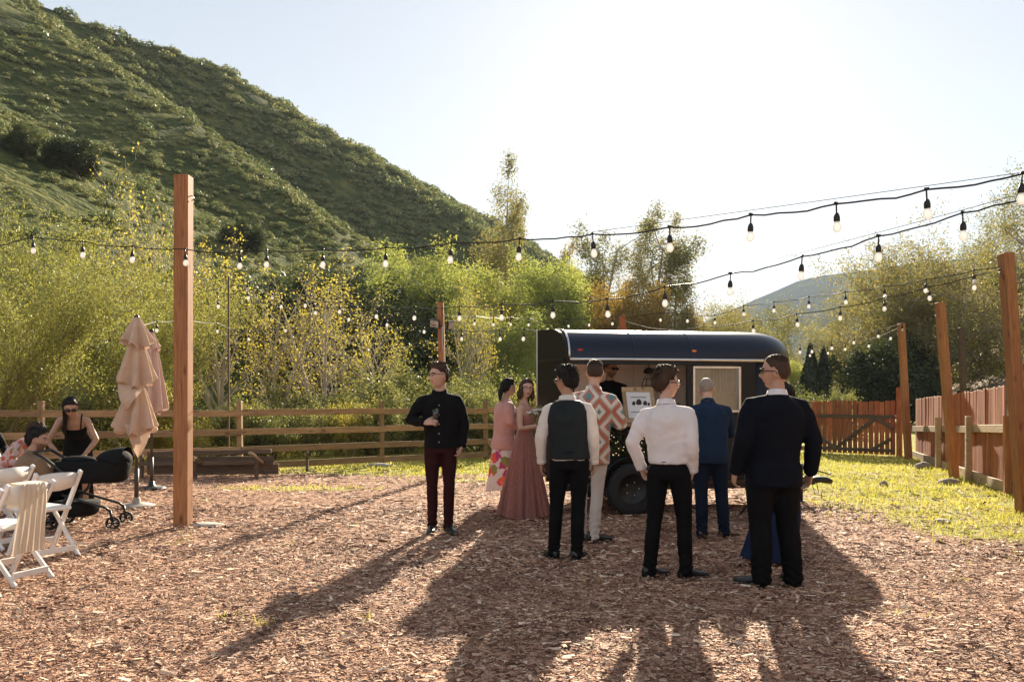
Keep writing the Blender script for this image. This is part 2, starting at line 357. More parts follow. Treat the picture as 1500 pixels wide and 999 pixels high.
def chips():
    Ps = []
    for d0, d1, dens in ((3.4, 5.5, 2500), (5.5, 8, 1700), (8, 11, 750), (11, 16.5, 230)):
        w = 1.30*d1+3.2; n = int(w*(d1-d0)*dens); x = rng.uniform(-w/2, w/2, n); y = rng.uniform(d0, d1, n)
        k = np.abs(x) < .65*y+1.5; x, y = x[k], y[k]
        k = rng.random(len(x)) > grass_mask(x, y)*1.05; Ps.append(np.stack([x[k], y[k]], -1))
    p = np.concatenate(Ps); n = len(p)
    L = np.clip(rng.lognormal(math.log(.026), .5, n), .009, .11)*np.clip(p[:, 1]/7, .82, 1.7); W = np.clip(L*rng.uniform(.16, .5, n), .006, .034); Hh = W*rng.uniform(.15, .45, n)
    a = rng.uniform(0, 2*math.pi, n); a = np.where(rng.random(n) < .35, rng.normal(0, .5, n), a)
    tz = rng.normal(0, .13, n); roll = rng.normal(0, .22, n)
    ux = np.stack([np.cos(a)*np.cos(tz), np.sin(a)*np.cos(tz), np.sin(tz)], -1)
    vx = np.stack([-np.sin(a)*np.cos(roll), np.cos(a)*np.cos(roll), np.sin(roll)], -1); wx = np.cross(ux, vx)
    c = np.stack([p[:, 0], p[:, 1], .004+rng.random(n)*.014+.03*np.clip(fbm(np.stack([p[:, 0]*2.2, p[:, 1]*2.2, 0*a], -1), 2, 5), -.1, .6)+np.abs(np.sin(tz))*L*.3], -1)
    hl = (ux*(L/2)[:, None]); hw = vx*(W/2)[:, None]; up = wx*Hh[:, None]
    tap = rng.uniform(.35, 1, n)[:, None]
    A = c-hl-hw; B = c+hl-hw*tap; Cc = c+hl+hw*tap; D = c-hl+hw; E = c-hl+up; Fq = c+hl+up*tap
    V = np.stack([A, B, Cc, D, E, Fq], 1).reshape(-1, 3); b0 = np.arange(n)[:, None]*6
    Q = np.concatenate([b0+np.array([0, 1, 5, 4]), b0+np.array([4, 5, 2, 3])])
    m, nt, b, o = nodes('wood_chip'); g = nt.nodes.new('ShaderNodeNewGeometry')
    r = ramp(nt, [(0, (.11, .046, .028)), (.25, (.27, .13, .082)), (.55, (.46, .255, .165)), (.85, (.66, .43, .29)), (1, (.86, .70, .53))]); nt.links.new(g.outputs['Random Per Island'], r.inputs[0])
    nn = noise(nt, coords(nt), 60, 3); rr = ramp(nt, [(.3, (.7, .7, .7)), (.7, (1.15, 1.15, 1.15))]); nt.links.new(nn.outputs[0], rr.inputs[0]); nb = noise(nt, coords(nt), .9, 4, .6); rb2 = ramp(nt, [(.32, (.62, .55, .50)), (.5, (1, 1, 1)), (.7, (1.15, 1.12, 1.08))]); nt.links.new(nb.outputs[0], rb2.inputs[0])
    nt.links.new(mix(nt, mix(nt, r.outputs[0], rr.outputs[0], 1.0, 'MULTIPLY'), rb2.outputs[0], 1.0, 'MULTIPLY'), b.inputs['Base Color']); b.inputs['Roughness'].default_value = .8; b.inputs['Specular IOR Level'].default_value = .3
    o = link('wood_chips', fast_mesh_idx('wood_chips', V, Q, m, False)); tag(o, 'reddish brown wood chip mulch strewn over the yard', 'wood chips', kind='stuff')
chips()
def grass():
    n = 230000; y = 5.0+rng.random(n)**.8*18; x = rng.uniform(-1, 1, n)*(.66*y+2); k = rng.random(n) < grass_mask(x, y)**1.3*np.clip(12/y, .35, 1); x, y = x[k], y[k]; 
    cl = fbm(np.stack([x*5, y*5, 0*x], -1), 2, 9); k = cl > -.25; x, y, cl = x[k], y[k], cl[k]
    n = len(x); h = rng.uniform(.018, .055, n)*(1+.8*np.clip(cl, 0, 1)); a = rng.uniform(0, 6.28, n); w = rng.uniform(.004, .009, n)*np.clip(y/8, 1, 2)
    ln = rng.normal(0, .5, (n, 2))*h[:, None]
    base = np.stack([x, y, 0*x-.006], -1); dx = np.stack([np.cos(a)*w, np.sin(a)*w, 0*a], -1)
    top = base+np.concatenate([ln, (h+.006)[:, None]], 1)
    V = np.stack([base-dx, base+dx, top], 1)
    # scattered tufts coming through the mulch
    T = []
    for px, py in ((395, 915), (375, 912), (380, 918), (540, 905), (275, 790), (270, 782), (268, 795), (430, 800), (1310, 900), (1350, 905), (1255, 850), (1410, 850), (300, 735), (520, 770), (870, 855), (1240, 880), (250, 800), (330, 905)):
        g = GY(px, py)
        for q in range(11):
            bx = np.array(g)+np.array([rng.normal(0, .05), rng.normal(0, .04), 0]); t = rng.uniform(0, 6.28); ww = np.array([math.cos(t), math.sin(t), 0])*.004
            T.append(np.stack([bx-ww, bx+ww, bx+np.array([rng.normal(0, .04), rng.normal(0, .04), rng.uniform(.03, .075)])]))
    V = np.concatenate([V, np.array(T)])
    mt = leafmat('grass_blade', [(.22, .22, .03), (.40, .38, .06), (.56, .50, .11), (.64, .56, .22)], .5)
    o = link('grass', fast_mesh('grass', V, 3, mt)); tag(o, 'short yellow green grass growing along the fences', 'grass', kind='stuff')
grass()

# ------------------------------------------------------------------ hills
SKY = [(-900, -430), (-300, -150), (0, -30), (60, 2), (140, 32), (215, 62), (300, 84), (345, 105), (400, 150), (480, 192), (560, 235), (640, 280), (690, 310), (740, 345), (800, 388), (860, 425), (940, 470), (1040, 520), (1200, 575)]
RA = np.array([-71., 120.]); RD = np.array([95., 230.]); RD /= np.linalg.norm(RD); RN = np.array([RD[1], -RD[0]])
def ridge_height(t):
    q = RA+RD*t
    if q[1] < 25: q = np.array([q[0], 25.])
    px = CX+q[0]/q[1]*FPX; py = np.interp(px, [s[0] for s in SKY], [s[1] for s in SKY])+7; return CAMH+(HY-py)/FPX*q[1]
def hill_z(t, s):                       # t along the ridge, s = distance from the ridge towards the valley
    t = np.asarray(t, float); s = np.asarray(s, float)
    tt = np.linspace(-140, 420, 113); hh = np.array([min(ridge_height(q), 95) for q in tt])
    H = np.interp(t, tt, hh); wid = 88.0
    u = np.clip(s/wid, 0, 1.2)
    prof = 1-u
    p = np.stack([t/46.0, s/110.0, 0*t], -1)
    g = np.abs(fbm(p, 2, 4)); g2 = fbm(np.stack([t/17, s/45, 0*t], -1), 3, 2)
    env = np.clip(u*3.2, 0, 1)*np.clip((1.15-u)*2, 0, 1)
    gully = -9*np.exp(-((t-(10+.38*s))/20)**2)*env+3*np.exp(-((t-(48+.40*s))/20)**2)*env
    z = H*prof+env*((g-.25)*6+g2*2.2)+gully
    back = s < 0
    z = np.where(back, H+s*.55, z)
    return np.maximum(z, -2+0*t)
def hill_pt(t, s):
    x = RA[0]+RD[0]*t+RN[0]*s; y = RA[1]+RD[1]*t+RN[1]*s; return np.stack([x, y, hill_z(t, s)], -1)
def make_hill():
    ts = np.linspace(-135, 400, 250); ss = np.concatenate([np.linspace(-60, 0, 8)[:-1], np.linspace(0, 104, 80)])
    T, S = np.meshgrid(ts, ss); V = hill_pt(T.ravel(), S.ravel()); nx = len(ts); ny = len(ss); i = np.arange(nx*ny).reshape(ny, nx)
    Q = np.stack([i[:-1, :-1], i[1:, :-1], i[1:, 1:], i[:-1, 1:]], -1).reshape(-1, 4)
    m, nt, b, o = nodes('hill_soil'); v = coords(nt); n = noise(nt, v, .35, 6, .65); r = ramp(nt, [(.3, (.04, .052, .018)), (.5, (.08, .095, .03)), (.65, (.17, .16, .05)), (.8, (.27, .21, .09))])
    nt.links.new(n.outputs[0], r.inputs[0]); nt.links.new(r.outputs[0], b.inputs['Base Color']); b.inputs['Roughness'].default_value = 1; b.inputs['Specular IOR Level'].default_value = .05
    n2 = noise(nt, v, 1.2, 5); bump(nt, n2.outputs[0], b, 1, .8)
    o = link('hill', fast_mesh_idx('hill', V, Q, m)); tag(o, 'steep hillside covered in dark green and tan scrub', 'hill', kind='structure')
make_hill()
def blobs(n, c, r, leaf, flat=.75, seed=0):        # leaf quads on jittered half shells: centers c (k,3), radii r (k)
    k = len(c); d = rng.normal(size=(k, n, 3)); d[..., 2] = np.abs(d[..., 2])*.9-.12; d /= np.linalg.norm(d, axis=-1, keepdims=True)
    lump = 1+.28*fbm((d*1.7+c[:, None, :]*.7), 2, 1)
    p = c[:, None, :]+d*(r[:, None, None]*lump[..., None]*rng.uniform(.72, 1.05, (k, n, 1)))*np.array([1, 1, flat])
    nn = d+rng.normal(0, .55, (k, n, 3)); nn /= np.linalg.norm(nn, axis=-1, keepdims=True)
    return quads(p.reshape(-1, 3), nn.reshape(-1, 3), leaf*np.repeat(r, n)*rng.uniform(.7, 1.3, k*n))
def quads(p, nn, s, asp=.6):
    t = rng.normal(size=p.shape); t -= nn*np.sum(t*nn, -1, keepdims=True); t /= np.linalg.norm(t, axis=-1, keepdims=True)+1e-9; b = np.cross(nn, t)
    s = np.broadcast_to(np.asarray(s, float), (len(p),))[:, None]; t = t*s; b = b*s*asp
    return np.stack([p-t, p-b*.9+t*.1, p+t, p+b], 1)
def make_scrub():
    n = 36000; t = rng.uniform(-100, 330, n); s = rng.uniform(-3, 92, n)
    q = hill_pt(t, s); px = CX+q[:, 0]/np.maximum(q[:, 1], 1)*FPX; py = HY-(q[:, 2]-CAMH)/np.maximum(q[:, 1], 1)*FPX
    dens = fbm(np.stack([t/9, s/9, 0*t], -1), 3, 6)
    k = (q[:, 1] > 38) & (px > -260) & (px < 1050) & (py > -90) & (dens > -.40); q = q[k]; n = len(q)
    r = np.clip(rng.lognormal(math.log(.60), .5, n), .25, 2.6)*np.clip(q[:, 1]/140, .45, 1.7)
    src = bpy.data.collections.new('scrub_bush_source')
    for v in range(4):
        V = blobs(230, np.array([[v*3.1, 0, 0.]]), np.array([1.0]), .13, flat=.7)-np.array([v*3.1, 0, 0])
        W = blobs(70, np.array([[.5, v*2.3, 0.]]), np.array([.55]), .17, flat=1.3)-np.array([0, v*2.3, 0])
        src.objects.link(bpy.data.objects.new('scrub_bush', fast_mesh('scrub_bush', np.concatenate([V, W]), 4, M['leaf_chaparral'])))
    me = bpy.data.meshes.new('hillside_scrub'); me.vertices.add(n); me.vertices.foreach_set('co', (q+np.array([0, 0, .05])).astype(np.float32).ravel())
    a = me.attributes.new('rad', 'FLOAT', 'POINT'); a.data.foreach_set('value', r.astype(np.float32))
    a = me.attributes.new('turn', 'FLOAT_VECTOR', 'POINT'); a.data.foreach_set('vector', np.stack([0*r, 0*r, rng.uniform(0, 6.28, n)], -1).astype(np.float32).ravel())
    me.update(); o = link('hillside_scrub', me)
    ng = bpy.data.node_groups.new('scatter_scrub', 'GeometryNodeTree'); ng.interface.new_socket('Geometry', in_out='INPUT', socket_type='NodeSocketGeometry'); ng.interface.new_socket('Geometry', in_out='OUTPUT', socket_type='NodeSocketGeometry')
    A = ng.nodes.new; gi = A('NodeGroupInput'); go = A('NodeGroupOutput'); ci = A('GeometryNodeCollectionInfo'); ci.inputs[0].default_value = src; ci.inputs['Separate Children'].default_value = True; ci.inputs['Reset Children'].default_value = True
    ip = A('GeometryNodeInstanceOnPoints'); ip.inputs['Pick Instance'].default_value = True; n1 = A('GeometryNodeInputNamedAttribute'); n1.data_type = 'FLOAT'; n1.inputs['Name'].default_value = 'rad'; n2 = A('GeometryNodeInputNamedAttribute'); n2.data_type = 'FLOAT_VECTOR'; n2.inputs['Name'].default_value = 'turn'
    L = ng.links.new; L(gi.outputs[0], ip.inputs['Points']); L(ci.outputs[0], ip.inputs['Instance']); L(n1.outputs['Attribute'], ip.inputs['Scale']); L(n2.outputs['Attribute'], ip.inputs['Rotation']); L(ip.outputs[0], go.inputs[0])
    md = o.modifiers.new('scatter', 'NODES'); md.node_group = ng
    tag(o, 'dense low scrub bushes covering the steep hillside', 'scrub', kind='stuff')
make_scrub()
def far_ridge():
    xs = np.linspace(-400, 2400, 90); d0 = 1500.0
    skyl = [(700, 585), (860, 540), (980, 490), (1060, 462), (1100, 441), (1135, 427), (1165, 413), (1200, 404), (1240, 400), (1300, 392), (1400, 380), (1500, 370), (1700, 350), (2100, 330)]
    V = []
    for k, (f, dd) in enumerate(((0.0, -700), (.25, -520), (.5, -330), (.75, -160), (1.0, 0), (.7, 400))):
        for px in np.linspace(700, 2100, 70):
            py = np.interp(px, [s[0] for s in skyl], [s[1] for s in skyl]); p = P(px, py, d0); h = p.z*f
            n = float(fbm(np.array([[px/90, k*1.3, 0]]), 3, 2)[0])*18*(0 < f < 1)
            V.append((p.x*(1+dd/d0*.5), d0+dd+n*2, h+n-3*(f == 0)))
    i = np.arange(6*70).reshape(6, 70); Q = np.stack([i[:-1, :-1], i[:-1, 1:], i[1:, 1:], i[1:, :-1]], -1).reshape(-1, 4)
    m = plain('far_hill_scrub', (.045, .06, .055), 1, .35, .02, spec=.0)
    o = link('far_hill', fast_mesh_idx('far_hill', V, Q, m)); tag(o, 'hazy blue mountain ridge far down the valley', 'hill', kind='structure')
far_ridge()
BF = np.array([14.6, 20.]); BD = np.array([.35, .937]); BN = np.array([.937, -.35])
def bank_pt(t, s):
    t = np.asarray(t, float); s = np.asarray(s, float); n = fbm(np.stack([t/7, s/7, 0*t], -1), 3, 7)
    z = np.minimum(s*.80, 14+s*.25)+n*1.0*np.clip(s/3, 0, 1)-.05
    return np.stack([BF[0]+BD[0]*t+BN[0]*s, BF[1]+BD[1]*t+BN[1]*s, z], -1)
def bank():
    ts = np.linspace(-25, 160, 110); ss = np.linspace(0, 60, 50); T, S = np.meshgrid(ts, ss); V = bank_pt(T.ravel(), S.ravel()); nx, ny = len(ts), len(ss); i = np.arange(nx*ny).reshape(ny, nx)
    Q = np.stack([i[:-1, :-1], i[1:, :-1], i[1:, 1:], i[:-1, 1:]], -1).reshape(-1, 4)
    m = plain('bank_dirt', (.27, .19, .12), .95, .35, .9, .8, 5)
    o = link('dirt_bank', fast_mesh_idx('dirt_bank', V, Q, m)); tag(o, 'bare dirt bank rising behind the plank fence', 'bank', kind='structure')
    n = 520; t = rng.uniform(-5, 110, n); s = rng.uniform(1, 45, n); k = fbm(np.stack([t/10, s/6, 0*t], -1), 2, 3) > -.05; q = bank_pt(t[k], s[k])
    V = blobs(120, q, rng.uniform(.4, 1.3, len(q)), .17)
    o = link('bank_scrub', fast_mesh('bank_scrub', V, 4, M['leaf_green'])); tag(o, 'green scrub growing on the dirt bank', 'scrub', kind='stuff')
bank()
# ------------------------------------------------------------------ trees
def grow(br, anc, p, d, L, r, lev, q, rg):
    n = 5 if lev < q['lev'] else 4
    pts = [p.copy()]; rad = [r]; cur = p.copy(); dd = d/np.linalg.norm(d)
    for i in range(n):
        dd = dd+rg.normal(0, q['wob'], 3)+np.array([0, 0, q['up'][min(lev, len(q['up'])-1)]]); dd /= np.linalg.norm(dd)
        cur = cur+dd*L/n; pts.append(cur.copy()); rad.append(r*(1-(i+1)/n*q.get('tap', .75)))
        if lev >= q['lev']-q.get('leaflev', 0): anc.append((cur.copy(), dd.copy()))
    br.append((pts, rad, lev))
    if lev >= q['lev']: return
    k = q['kids'][lev]; k = rg.integers(k[0], k[1]+1)
    f0 = q['first'][lev] if lev < len(q['first']) else .25
    for j in range(k):
        f = f0+(1-f0)*(j+rg.random())/k; x = f*n; i = min(int(x), n-1); w = x-i
        pp = pts[i]*(1-w)+pts[i+1]*w; base = pts[i+1]-pts[i]; base /= np.linalg.norm(base)
        a = rg.uniform(0, 2*math.pi); perp = np.cross(base, np.array([math.cos(a), math.sin(a), .3])); perp /= np.linalg.norm(perp)+1e-9
        an = R(rg.uniform(*q['ang'])); nd = base*math.cos(an)+perp*math.sin(an)
        ll = L*rg.uniform(*q['len'])*(1-.45*(f-f0) if q.get('cone') else 1)
        grow(br, anc, pp, nd, ll, max(rad[i]*q.get('rr', .55), .004), lev+1, q, rg)
def make_tree(name, q, seed, bark, leaf):
    rg = np.random.default_rng(seed); br = []; anc = []
    for s in range(q.get('stems', 1)):
        a = rg.uniform(0, 6.28); sp = q.get('splay', 0)*rg.uniform(.3, 1)
        off = np.array([math.cos(a), math.sin(a), 0])*q.get('basew', 0)*rg.random()
        grow(br, anc, off, np.array([math.cos(a)*sp, math.sin(a)*sp, 1.0]), q['L']*rg.uniform(.8, 1.1), q['r'], 0, q, rg)
    tb = MB()
    for pts, rad, lev in br: tb.tube(pts, rad, 7 if lev == 0 else (5 if lev == 1 else 3), cap=False)
    pos = np.array([a[0] for a in anc]); k = q['leaves']
    p = np.repeat(pos, k, 0)+rg.normal(0, q['sig'], (len(pos)*k, 3))*np.array([1, 1, q.get('sz', .9)])-np.array([0, 0, q.get('droop', 0)])*rg.random((len(pos)*k, 1))
    nn = rg.normal(size=p.shape); nn /= np.linalg.norm(nn, axis=-1, keepdims=True)
    V = quads(p, nn, q['leaf']*rg.uniform(.6, 1.35, len(p)), q.get('asp', .5))
    H = max(p[:, 2].max(), .1)
    tm = bpy.data.meshes.new(name+'_trunk'); tm.from_pydata([tuple(v/H) for v in tb.V()], [], tb.f); tm.materials.append(bark); tm.polygons.foreach_set('use_smooth', [True]*len(tm.polygons))
    cm = fast_mesh(name+'_crown', V/H, 4, leaf)
    return tm, cm
TQ = {
 'broom': dict(L=4.2, r=.062, lev=3, kids=[(9, 12), (5, 7), (3, 4)], first=[.12, .15, .2], len=(.38, .62), ang=(14, 38), wob=.07, up=[.02, .05, .05], leaves=6, sig=.14, leaf=.036, asp=.3, stems=7, splay=.75, basew=.35, leaflev=1),
 'sapling': dict(L=5.2, r=.085, lev=3, kids=[(11, 15), (5, 7), (3, 4)], first=[.18, .2, .2], len=(.30, .50), ang=(28, 58), wob=.10, up=[.05, .04, .02], leaves=1, sig=.10, leaf=.044, asp=.7, stems=3, splay=.28, basew=.2, leaflev=0),
 'willow': dict(L=6.2, r=.10, lev=3, kids=[(12, 15), (6, 8), (4, 5)], first=[.12, .15, .2], len=(.32, .50), ang=(25, 58), wob=.11, up=[.05, .03, -.04], leaves=8, sig=.24, leaf=.085, asp=.32, stems=2, splay=.25, basew=.3, leaflev=0),
 'oak': dict(L=4.6, r=.22, lev=3, kids=[(9, 11), (7, 8), (4, 6)], first=[.18, .2, .2], len=(.45, .66), ang=(35, 75), wob=.12, up=[.02, .03, .0], leaves=13, sig=.24, leaf=.105, asp=.6, stems=2, splay=.5, basew=.3),
 'gum': dict(L=13.0, r=.20, lev=3, kids=[(11, 13), (5, 6), (3, 4)], first=[.28, .35, .3], len=(.24, .40), ang=(28, 58), wob=.08, up=[.06, .06, -.06], leaves=13, sig=.26, sz=1.4, droop=.6, leaf=.11, asp=.3, cone=True),
 'gumtree': dict(L=7.5, r=.30, lev=3, kids=[(9, 11), (6, 8), (4, 6)], first=[.28, .3, .3], len=(.40, .62), ang=(24, 56), wob=.14, up=[.05, .05, -.03], leaves=8, sig=.27, sz=1.0, droop=.4, leaf=.095, asp=.35, stems=2, splay=.45, basew=.3),
 'shrub': dict(L=1.5, r=.02, lev=2, kids=[(6, 8), (4, 6)], first=[.1, .15], len=(.42, .7), ang=(20, 55), wob=.16, up=[.04, .03, .02], leaves=9, sig=.09, leaf=.042, asp=.5, stems=9, splay=.9, basew=.5, leaflev=1),
}
def cypress_mesh(seed):
    rg = np.random.default_rng(seed); n = 9000; z = rg.random(n); a = rg.uniform(0, 6.28, n); r = .105*np.clip(np.minimum((1.02-z)*2.6, .55+z*2), 0, 1)**.8*np.sqrt(rg.uniform(.35, 1, n))*(1+.25*np.sin(a*3+z*9))
    p = np.stack([r*np.cos(a), r*np.sin(a), .04+z*.96], -1); nn = np.stack([np.cos(a), np.sin(a), 0*a], -1)+rg.normal(0, .5, (n, 3)); nn /= np.linalg.norm(nn, axis=-1, keepdims=True)
    cm = fast_mesh('cypress_crown', quads(p, nn, .016*rg.uniform(.6, 1.4, n), .5), 4, M['leaf_cypress'])
    b = MB(); b.tube([(0, 0, -.01), (0, 0, .3), (.005, 0, .8)], [.022, .016, .004], 7)
    tm = bpy.data.meshes.new('cypress_trunk'); tm.from_pydata([tuple(v) for v in b.V()], [], b.f); tm.materials.append(M['bark_brown']); return tm, cm
KIND = {'broom': ('twig', 'leaf_broom'), 'sapling': ('bark_pale', 'leaf_yellow'), 'willow': ('bark_pale', 'leaf_willow'), 'oak': ('bark_brown', 'leaf_oak'), 'gum': ('bark_pale', 'leaf_gum'), 'gumtree': ('bark_pale', 'leaf_gum'), 'rust': ('bark_brown', 'leaf_rust'), 'shrub': ('bark_brown', 'leaf_green'), 'yshrub': ('bark_pale', 'leaf_yellow'), 'cypress': ('', '')}
PROTO = {}
def proto(kind, var):
    k = (kind, var)
    if k not in PROTO:
        q = {'rust': 'willow', 'yshrub': 'shrub'}.get(kind, kind)
        if kind == 'cypress': PROTO[k] = cypress_mesh(5+var)
        else: PROTO[k] = make_tree(kind, TQ[q], 100+var*7+len(kind), M[KIND[kind][0]], M[KIND[kind][1]])
    return PROTO[k]
NM = {'broom': 'feathery_shrub_tree', 'sapling': 'sapling_tree', 'willow': 'willow_tree', 'oak': 'oak_tree', 'gum': 'gum_tree', 'gumtree': 'gum_tree', 'rust': 'leafy_tree', 'shrub': 'shrub', 'yshrub': 'shrub', 'cypress': 'cypress_tree'}
def tree(kind, var, px, d, top, wid, label, cat='tree', group=None, rz=None, loc=None, h=None, z=0.0):
    tm, cm = proto(kind, var)
    if loc is None: loc = GP(px, d)
    if h is None: h = CAMH+(HY-top)/FPX*d
    e = empty(NM[kind], (loc[0], loc[1], z-.02), rz if rz is not None else random.uniform(0, 6.28)); e.scale = (h*wid, h*wid, h)
    t = link('trunk' if 'shrub' not in kind else 'stem', tm, e); c = link('crown' if 'shrub' not in kind else 'foliage', cm, e); tag(e, label, cat, group)
    return e
tree('broom', 0, -45, 15.2, 232, 1.0, 'tall feathery yellow green shrub tree arching toward the umbrellas', rz=.4)
tree('broom', 1, 95, 19.5, 240, .95, 'feathery olive shrub tree behind the stroller woman and rail fence', rz=2.2)
tree('broom', 0, 215, 22, 292, .9, 'feathery yellow shrub tree directly behind the tall square post', rz=4.0)
tree('sapling', 0, 200, 24, 205, .8, 'tall slender sapling with yellow leaves rising beside the tall square post')
tree('sapling', 1, 330, 25, 318, 1.0, 'sapling with bright yellow shoots just beyond the tall square post')
tree('sapling', 0, 405, 26, 382, 1.25, 'pale branched sapling with scattered yellow leaves in front of the dark oaks', rz=1.0)
tree('sapling', 1, 480, 26.5, 350, 1.1, 'white branched sapling with yellow leaves between the rail fence and dark oak', rz=3.0)
tree('sapling', 0, 560, 29, 415, 1.2, 'bare looking pale sapling left of the floodlight post', rz=5.0)
tree('sapling', 1, 676, 33, 395, .9, 'thin grey trunked sapling right of the floodlight post', rz=.7)
tree('oak', 0, 545, 40, 388, 1.25, 'broad dark green oak behind the white branched sapling', rz=.3)
tree('oak', 1, 420, 42, 378, 1.15, 'dark green oak at the foot of the scrub hill', rz=1.7)
tree('oak', 0, 335, 46, 372, 1.1, 'dark oak in the shade behind the yellow saplings', rz=4.4)
tree('oak', 1, 470, 44, 420, 1.3, 'low dark oak filling the gap between two larger oaks', rz=2.9)
tree('oak', 0, 620, 48, 420, 1.1, 'dark oak partly hidden behind the floodlight post', rz=3.3)
tree('willow', 0, 640, 50, 350, .95, 'yellow green willow on the valley floor left of the tallest gum', rz=.2)
tree('willow', 1, 715, 46, 362, .95, 'bright yellow green willow behind the two women', rz=2.0)
tree('willow', 0, 795, 52, 352, .9, 'golden green willow above the open trailer door', rz=4.1)
tree('willow', 1, 585, 56, 352, .9, 'pale willow against the lower scrub slope', rz=3.4)
tree('willow', 0, 745, 40, 450, 1.3, 'low spreading willow behind the far rail fence', rz=1.1)
tree('gum', 0, 718, 82, 250, .85, 'tallest slim gum tree standing above the scrub ridge', rz=.4)
tree('gum', 1, 768, 82, 297, .75, 'slim gum tree right beside the tallest gum', rz=1.4)
tree('gum', 0, 866, 70, 282, 1.25, 'tall loose crowned gum tree behind the left half of the trailer roof', rz=2.6)
tree('gum', 1, 940, 70, 290, 1.25, 'tall gum tree with reddish leaves behind the trailer roof', rz=3.9)
tree('gum', 1, 826, 74, 338, 1.0, 'airy gum tree above the open trailer door', rz=5.0)
tree('gum', 0, 902, 76, 322, .95, 'airy gum tree between the two tall gums behind the trailer', rz=.9)
tree('gum', 1, 985, 72, 352, 1.05, 'airy gum tree at the end of the row above the trailer roof', rz=2.7)
tree('rust', 0, 850, 56, 395, .95, 'golden brown tree at the foot of the tall gums', rz=1.9)
tree('rust', 1, 925, 54, 392, .95, 'rust coloured tree directly behind the far string post', rz=.6)
tree('rust', 0, 990, 60, 430, .9, 'rusty leaved tree behind the middle of the trailer roof', rz=3.0)
tree('gumtree', 0, 1045, 66, 412, 1.0, 'grey green gum tree left of the hazy ridge', rz=.9)
tree('gumtree', 1, 1100, 60, 432, .9, 'bushy gum tree standing before the hazy ridge', rz=2.1)
tree('gumtree', 0, 1150, 70, 480, 1.0, 'small gum tree behind the trailer nose', rz=4.0)
tree('gumtree', 1, 1020, 50, 480, 1.2, 'low gum thicket just above the trailer roof', rz=5.2)
tree('gumtree', 1, 1000, 58, 425, 1.0, 'loose gum tree left of the bushy gum behind the trailer', rz=.2)
tree('gumtree', 0, 1072, 54, 428, 1.0, 'wispy gum tree between the hazy ridge and the trailer roof', rz=3.1)
tree('gumtree', 1, 1128, 52, 445, 1.05, 'wispy gum tree above the rounded trailer nose', rz=4.7)
tree('gumtree', 0, 1335, 58, 335, 1.0, 'tall gum tree between the two large gums beyond the gate', rz=5.6)
tree('gumtree', 0, 1420, 60, 345, 1.0, 'gum tree rising behind the thin dark pole', rz=1.8, z=1.5)
tree('cypress', 0, 1187, 40, 503, .9, 'dark narrow cypress behind the plank gate, taller of the pair')
tree('cypress', 1, 1207, 41, 508, .8, 'dark narrow cypress behind the plank gate, shorter of the pair')
tree('gumtree', 0, 1290, 52, 302, 1.05, 'large spreading gum tree with pale branches behind the gate', rz=.5)
tree('gumtree', 1, 1375, 50, 322, 1.0, 'golden leaved gum tree behind the plank fence', rz=3.6)
tree('gumtree', 0, 1450, 56, 318, .9, 'grey leaved gum tree on the dirt bank', rz=2.2, z=3.0)
tree('gumtree', 1, 1232, 62, 385, 1.1, 'gum tree at the edge of the hazy ridge', rz=1.3)
tree('gumtree', 1, 1530, 48, 330, .9, 'gum tree on the bank beside the near fence post', rz=5.5, z=4.0)
tree('oak', 1, 1268, 44, 490, 1.2, 'dark tree behind the plank gate', rz=1.0)
tree('oak', 0, 1320, 48, 480, 1.1, 'dark tree beneath the golden gum beyond the fence corner', rz=2.0)
tree('willow', 1, 1165, 46, 515, 1.2, 'bright green bushy tree beside the cypresses', rz=2.0)
tree('willow', 0, 1090, 44, 520, 1.2, 'bushy tree hidden behind the trailer nose', rz=2.9)
tree('willow', 1, 900, 42, 500, 1.1, 'bushy tree behind the trailer body', rz=.9)
# shrubs behind the rail fence
sg = 'shrubs growing behind the rail fence'
for i, (px, d, h, k) in enumerate([(-60, 17.5, 2.0, 0), (20, 18.0, 2.2, 1), (95, 18.3, 1.9, 0), (160, 18.6, 1.9, 0), (225, 18.8, 2.0, 1), (300, 19.2, 1.7, 0), (352, 20, 1.5, 1), (410, 20, 1.6, 0), (462, 20.6, 1.7, 0), (515, 21, 1.6, 1), (560, 21.2, 1.8, 0), (610, 22, 2.1, 0), (655, 22.4, 2.2, 0), (700, 22.8, 2.2, 0), (745, 23.2, 2.3, 0), (790, 23.6, 2.1, 1), (520, 25, 2.4, 0), (600, 26, 2.9, 0), (690, 27, 3.0, 0), (780, 28, 3.0, 0), (440, 25, 2.3, 0), (860, 27, 2.6, 0), (1150, 31, 2.2, 0), (1230, 32, 2.2, 0), (1000, 30, 2.4, 0), (1080, 31, 2.4, 0)]):
    yl = k == 1
    tree('yshrub' if yl else 'shrub', i % 2, px, d, 0, random.uniform(.9, 1.15), 'leafy yellow shrub behind the wooden rail fence' if yl else ('tall leafy green shrub standing behind the wooden fence' if h > 2.05 else 'low leafy green shrub close behind the wooden fence'), 'shrub', 'yellow shrubs behind the rail fence' if yl else 'green shrubs behind the fence', h=h)
